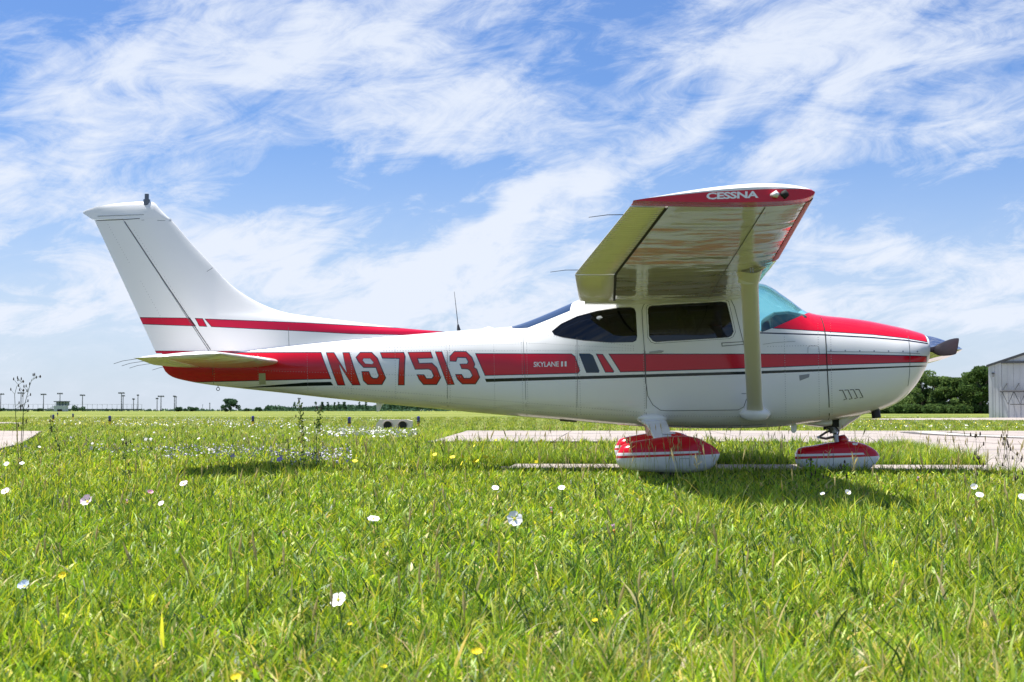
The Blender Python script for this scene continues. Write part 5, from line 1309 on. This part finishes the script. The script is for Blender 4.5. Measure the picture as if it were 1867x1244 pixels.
o = st.build('seeding_grass_stalks', [fn_leaf((.34, .38, .12), (.40, .42, .15), .45), fn_leaf((.62, .54, .28), (.6, .5, .3), .5)], fix=False); tag(o, 'thin straw-coloured grass stalks with seed heads standing above the sward', kind='stuff')
# far wildflowers
M_wf = mat('white_petal_far', (.72, .70, .66), .7); M_lv = mat('lavender_petal', (.52, .50, .62), .7); M_yf = mat('yellow_petal', (.82, .68, .02), .6)
def specks(nm, pts, size, m_, label):
    n = len(pts); p = np.array(pts); a = rng.normal(size=(n, 3)); a[:, 2] *= .5; a /= np.linalg.norm(a, axis=1, keepdims=True); b = np.cross(a, rng.normal(size=(n, 3))); b /= np.linalg.norm(b, axis=1, keepdims=True)
    s = size * rng.uniform(.6, 1.3, (n, 1)); V = np.stack([p - a * s, p - b * s * .8, p + a * s, p + b * s * .8], 1).reshape(-1, 3)
    return tag(link(nm, np_mesh(nm, V, np.arange(4 * n), 4), None, m_), label, kind='stuff')
pts = []
def band(px0, px1, y0_, y1_, n_, z=.13, jit=1):
    for _ in range(n_):
        p = G(random.uniform(px0, px1), random.uniform(y0_, y1_), z)
        if not on_paving(np.array([p.x]), np.array([p.y]))[0]: pts.append((p.x, p.y, z + random.uniform(-.03, .03)))
band(545, 700, 776, 790, 230); band(600, 760, 783, 794, 260); band(200, 460, 763, 776, 240); band(420, 560, 766, 778, 160); band(50, 420, 757, 772, 420, .12); band(300, 760, 752, 768, 500, .12); band(1250, 1867, 757, 781, 420, .12); band(100, 620, 785, 805, 60); band(0, 560, 800, 840, 22)
specks('white_wildflowers', pts, .028, M_wf, 'white wildflowers scattered through the far meadow')
pts = []; band(60, 520, 757, 775, 330, .12); band(1500, 1867, 765, 781, 160, .12); band(820, 1000, 800, 850, 16, .15)
specks('yellow_wildflowers', pts, .026, M_yf, 'small yellow flowers dotted in the grass')
pts = []; band(300, 640, 812, 832, 520, .14); band(170, 480, 812, 822, 160, .13); band(480, 640, 826, 842, 200, .10)
specks('lavender_wildflowers', pts, .013, M_lv, 'pale lavender blossoms in a drift left of the wheels')
# individually seen flowers
M_pet = mat('white_petal', (.88, .87, .88), .6); M_pink = mat('pale_pink_petal', (.85, .68, .78), .6); M_rose = mat('pink_petal', (.80, .42, .56), .6); M_blu = mat('bluish_white_petal', (.62, .70, .85), .6); M_ctr = mat('yellow_stamens', (.80, .72, .05), .7); M_stem = mat('flower_stem_green', (.12, .22, .03), .7); M_sep = mat('orange_sepal', (.70, .30, .05), .7); M_pur = mat('violet_petal', (.26, .20, .62), .6)
def flower(px, py, dpx, z, mt, label, face=.45, kind='open', group='evening primroses in the foreground grass', nm='primrose'):
    p = G(px, py, z); dist = (p - CAM).dot(FWD); r_ = dpx / 2 * dist / F
    root = empty(nm, (p.x, p.y, 0)); tag(root, label, 'flower', group)
    fz = z
    MB().tube([(0, 0.0, 0), (.006, .01, fz * .6), (0, .004, fz - .1 * r_)], [.0024, .002, .002], 5).build('stem', M_stem, root)
    tilt = Matrix.Rotation(face * math.pi / 2 * random.uniform(.75, 1.1), 3, 'X') @ Matrix.Rotation(random.uniform(-.5, .5), 3, 'Z')
    yaw_ = Matrix.Rotation(random.uniform(-.5, .5), 3, 'Z')
    def T(q): q = yaw_ @ (tilt @ Vector(q)); return (q.x, q.y, q.z + fz)
    npet = 4; cup = {'open': .35, 'cup': 1.1, 'bud': 2.2}[kind]
    for k in range(npet):
        a0 = k * 2 * math.pi / npet + random.uniform(-.1, .1); V = []; Fc = []; nr_, na = 6, 7
        for i in range(nr_):
            t = i / (nr_ - 1); wide = .80 * math.sin(min(1, t * 1.15 + .08) * math.pi / 2) ** .8
            if t > .85: wide *= .86
            for j in range(na):
                s = (j / (na - 1) - .5) * 2; a = a0 + s * wide
                notch = 1 - .10 * max(0, t - .7) / .3 * math.exp(-(s * 3) ** 2) - .10 * abs(s) ** 3 * t
                rad_ = r_ * (t * notch) * (1 - .25 * min(cup, 1.5) * t * .6); zz = r_ * (cup * .45 * t ** 1.6 + .05 * math.sin(s * 5 + k) * t)
                if kind == 'bud': rad_ *= .55; zz = r_ * 1.5 * t
                V.append(T((rad_ * math.cos(a), rad_ * math.sin(a), zz)))
        for i in range(nr_ - 1):
            for j in range(na - 1): Fc.append((i * na + j, i * na + j + 1, (i + 1) * na + j + 1, (i + 1) * na + j))
        MB().add(V, Fc).build('petal', mt, root, smooth=True, fix=False)
    if kind != 'bud':
        MB().tube([T((0, 0, .02 * r_)), T((0, 0, .22 * r_))], [.16 * r_, .10 * r_], 8).build('centre', M_ctr, root)
    else: MB().tube([T((0, 0, -.7 * r_)), T((0, 0, .2 * r_))], [.12 * r_, .30 * r_], 7).build('sepal', M_sep, root)
    return root
FL = [(160, 915, 29, .15, M_pink, 'large pale pink flower, biggest one on the left side of the foreground', .7, 'cup'), (335, 882, 17, .16, M_pink, 'pink-tinged flower, highest of the group of four left of centre', .5, 'open'),
      (274, 899, 14, .15, M_rose, 'small rosy pink flower just left of a white one', .5, 'cup'), (294, 918, 13, .14, M_pink, 'small pale flower below the rosy pink one', .5, 'open'), (10, 896, 18, .16, M_pink, 'pale pink flower at the left edge of the picture', .5, 'open'),
      (232, 917, 9, .14, M_pink, 'tiny pinkish flower right of the large pale pink one', .4, 'bud'), (681, 947, 25, .16, M_pet, 'flat white flower alone, left of the big open white one', .25, 'open'), (938, 946, 32, .17, M_pet, 'big open white flower with a yellow centre in the middle of the grass', .9, 'open'),
      (1006, 934, 13, .17, M_pink, 'closed pink bud with orange base right of the big white flower', .3, 'bud'), (1120, 968, 17, .16, M_pink, 'half-closed pinkish white flower below the main wheels', .3, 'bud'), (903, 890, 15, .15, M_pet, 'ragged white flower highest above the big open white one', .5, 'open'),
      (1024, 890, 15, .15, M_pet, 'small white flower between the big open one and the wheel fairing', .4, 'open'), (1500, 902, 11, .16, M_pet, 'left and smaller of two white flowers below the nose wheel', .5, 'cup'), (1545, 899, 14, .16, M_pet, 'right one of two white flowers below the nose wheel', .5, 'cup'),
      (1776, 889, 16, .16, M_pet, 'upper left blossom of a white pair near the right edge', .6, 'cup'), (1786, 903, 17, .15, M_pet, 'lower right blossom of a white pair near the right edge', .4, 'open'), (1863, 906, 15, .15, M_pet, 'white flower cut by the right edge of the picture', .6, 'open'),
      (1672, 876, 10, .16, M_pink, 'pale closed flower standing in the nose shadow', .4, 'bud'), (617, 1094, 34, .12, M_pet, 'white flower low in the foreground with yellow heart, blurred', .6, 'open'), (45, 1070, 28, .12, M_blu, 'bluish white blurred flower low at the left', .6, 'cup'),
      (40, 845, 10, .18, M_pet, 'small white flower at left beside the tall weed', .5, 'open'), (12, 846, 11, .18, M_pet, 'small white flower at the left edge beside the weed foot', .5, 'open')]
FY = [(115, 1051, 19, .11, M_yf, 'yellow flower low at the left beside the bluish one', .5, 'cup'), (869, 1192, 26, .09, M_yf, 'largest yellow flower at the bottom middle', .4, 'cup'), (430, 1238, 24, .08, M_yf, 'yellow flower cut by the bottom edge', .4, 'cup'),
      (700, 1217, 15, .08, M_yf, 'small yellow flower at the bottom left of the largest one', .4, 'cup'), (638, 1139, 11, .10, M_yf, 'small yellow flower just below the blurred white one', .4, 'cup'), (1085, 1133, 14, .10, M_yf, 'yellow flower right of the middle in the dry patch', .4, 'cup'),
      (825, 834, 12, .16, M_yf, 'yellow flower in the verge left of the wheels', .4, 'open'), (793, 829, 10, .16, M_yf, 'smaller yellow flower left of another in the verge', .4, 'open'), (885, 834, 13, .15, M_yf, 'flat yellow flower at the far verge close to the concrete', .3, 'open'), (647, 841, 11, .14, M_yf, 'yellow flower beside the violet blossoms', .4, 'open')]
FP = [(510, 838, 13, .13, M_pur, 'violet blossom in the lavender drift below the fuselage', .5, 'open'), (425, 832, 10, .14, M_pur, 'smaller violet blossom left in the lavender drift', .5, 'open')]
for a in FL: flower(*a[:6], face=a[6], kind=a[7])
for a in FY: flower(*a[:6], face=a[6], kind=a[7], group='yellow flowers in the grass', nm='buttercup')
for a in FP: flower(*a[:6], face=a[6], kind=a[7], group='violet blossoms in the drift', nm='violet_flower')
# tall weeds
M_weed = mat('dark_weed_stem', (.07, .10, .04), .8); M_bud = mat('brown_bud', (.07, .05, .04), .9)
def weed(tips, pxb, pyb, label, side=3, leafy=0, thick=1.0, nm='tall_weed', mlf=M_tree2):
    b0 = G(pxb, pyb, 0); dist = (b0 - CAM).dot(FWD); s = dist / F; root = empty(nm, (b0.x, b0.y, 0)); tag(root, label, 'weed', 'tall weeds standing above the grass')
    st_m = MB(); hd = []
    for path in tips:
        P3 = []
        for (px, py) in path:
            q = at(px, dist); P3.append(Vector((q.x - b0.x, q.y - b0.y + random.uniform(-.02, .02), CAM.z + (748 - py) * s)))
        P3[0].z = 0; n_ = len(P3); st_m.tube(P3, [(.004 - .0026 * i / (n_ - 1)) * thick for i in range(n_)], 5); hd.append(P3)
        for j in range(side):
            i = random.randrange(1, n_); a = P3[i - 1].lerp(P3[i], random.random()); e = a + Vector((random.uniform(-.05, .05), random.uniform(-.03, .03), random.uniform(.02, .06))); st_m.tube([a, e], [.0018 * thick, .0012], 4)
            hd.append([e])
    st_m.build('stem', M_weed, root)
    for h_ in hd:
        e = h_[-1]; MB().tube([e - Vector((0, 0, .012)), e, e + Vector((0, 0, .016))], [.004, .010 if len(h_) > 1 else .006, .003], 6).build('bud', M_bud, root)
    if leafy:
        cs = []; 
        for h_ in hd:
            if len(h_) > 1:
                for _ in range(leafy): i = random.randrange(1, len(h_)); cs.append(tuple(h_[i - 1].lerp(h_[i], random.random())))
        V, T = leaf_cloud(cs, [.03] * len(cs), [4] * len(cs), .014); link('leaves', np_mesh('leaves', V, np.arange(len(V)), 4, T), root, mlf)
weed([[(39, 850), (34, 800), (31, 760), (28, 720), (31, 705), (37, 698), (42, 696)], [(40, 850), (41, 790), (43, 745), (53, 705), (59, 692), (66, 688), (73, 687)], [(42, 850), (44, 780), (42, 730), (42, 712)]], 39, 862, 'tallest weed, thin dark stalks with hooked buds at the far left', 9, 0)
weed([[(556, 862), (552, 800), (549, 765), (546, 733)], [(578, 858), (577, 800), (582, 770), (584, 748)]], 566, 862, 'pair of tall leafy weeds below the registration number', 12, 26, .8)
weed([[(105, 850), (110, 820), (96, 785), (92, 768)]], 105, 860, 'leaning dark weed right of the tallest one', 6, 10, .8)
weed([[(228, 880), (232, 850), (230, 820), (231, 808)]], 229, 890, 'short upright weed left of the tail ring', 4, 8, .7)
weed([[(762, 830), (761, 800), (762, 772)]], 761, 838, 'slim weed standing near the culvert light', 3, 6, .8)
weed([[(1772, 900), (1776, 860), (1779, 820), (1778, 795)], [(1774, 900), (1780, 850), (1782, 835)]], 1773, 905, 'tall dark stalk in front of the apron, left of a pair at right', 6, 0, .7)
weed([[(1838, 890), (1836, 850), (1831, 815), (1829, 800)], [(1850, 892), (1851, 850), (1853, 828)]], 1840, 897, 'tall dark stalk nearest the right edge in front of the apron', 8, 0, .8)
weed([[(1479, 880), (1477, 858), (1476, 838)], [(1492, 880), (1493, 865), (1495, 852)]], 1485, 888, 'bright leafy weed in front of the nose wheel fairing', 5, 26, .9, mlf=M_lime)
weed([[(1541, 880), (1540, 862), (1538, 842)]], 1540, 888, 'slim leafy weed before the middle of the nose wheel fairing', 4, 12, .8, mlf=M_lime)
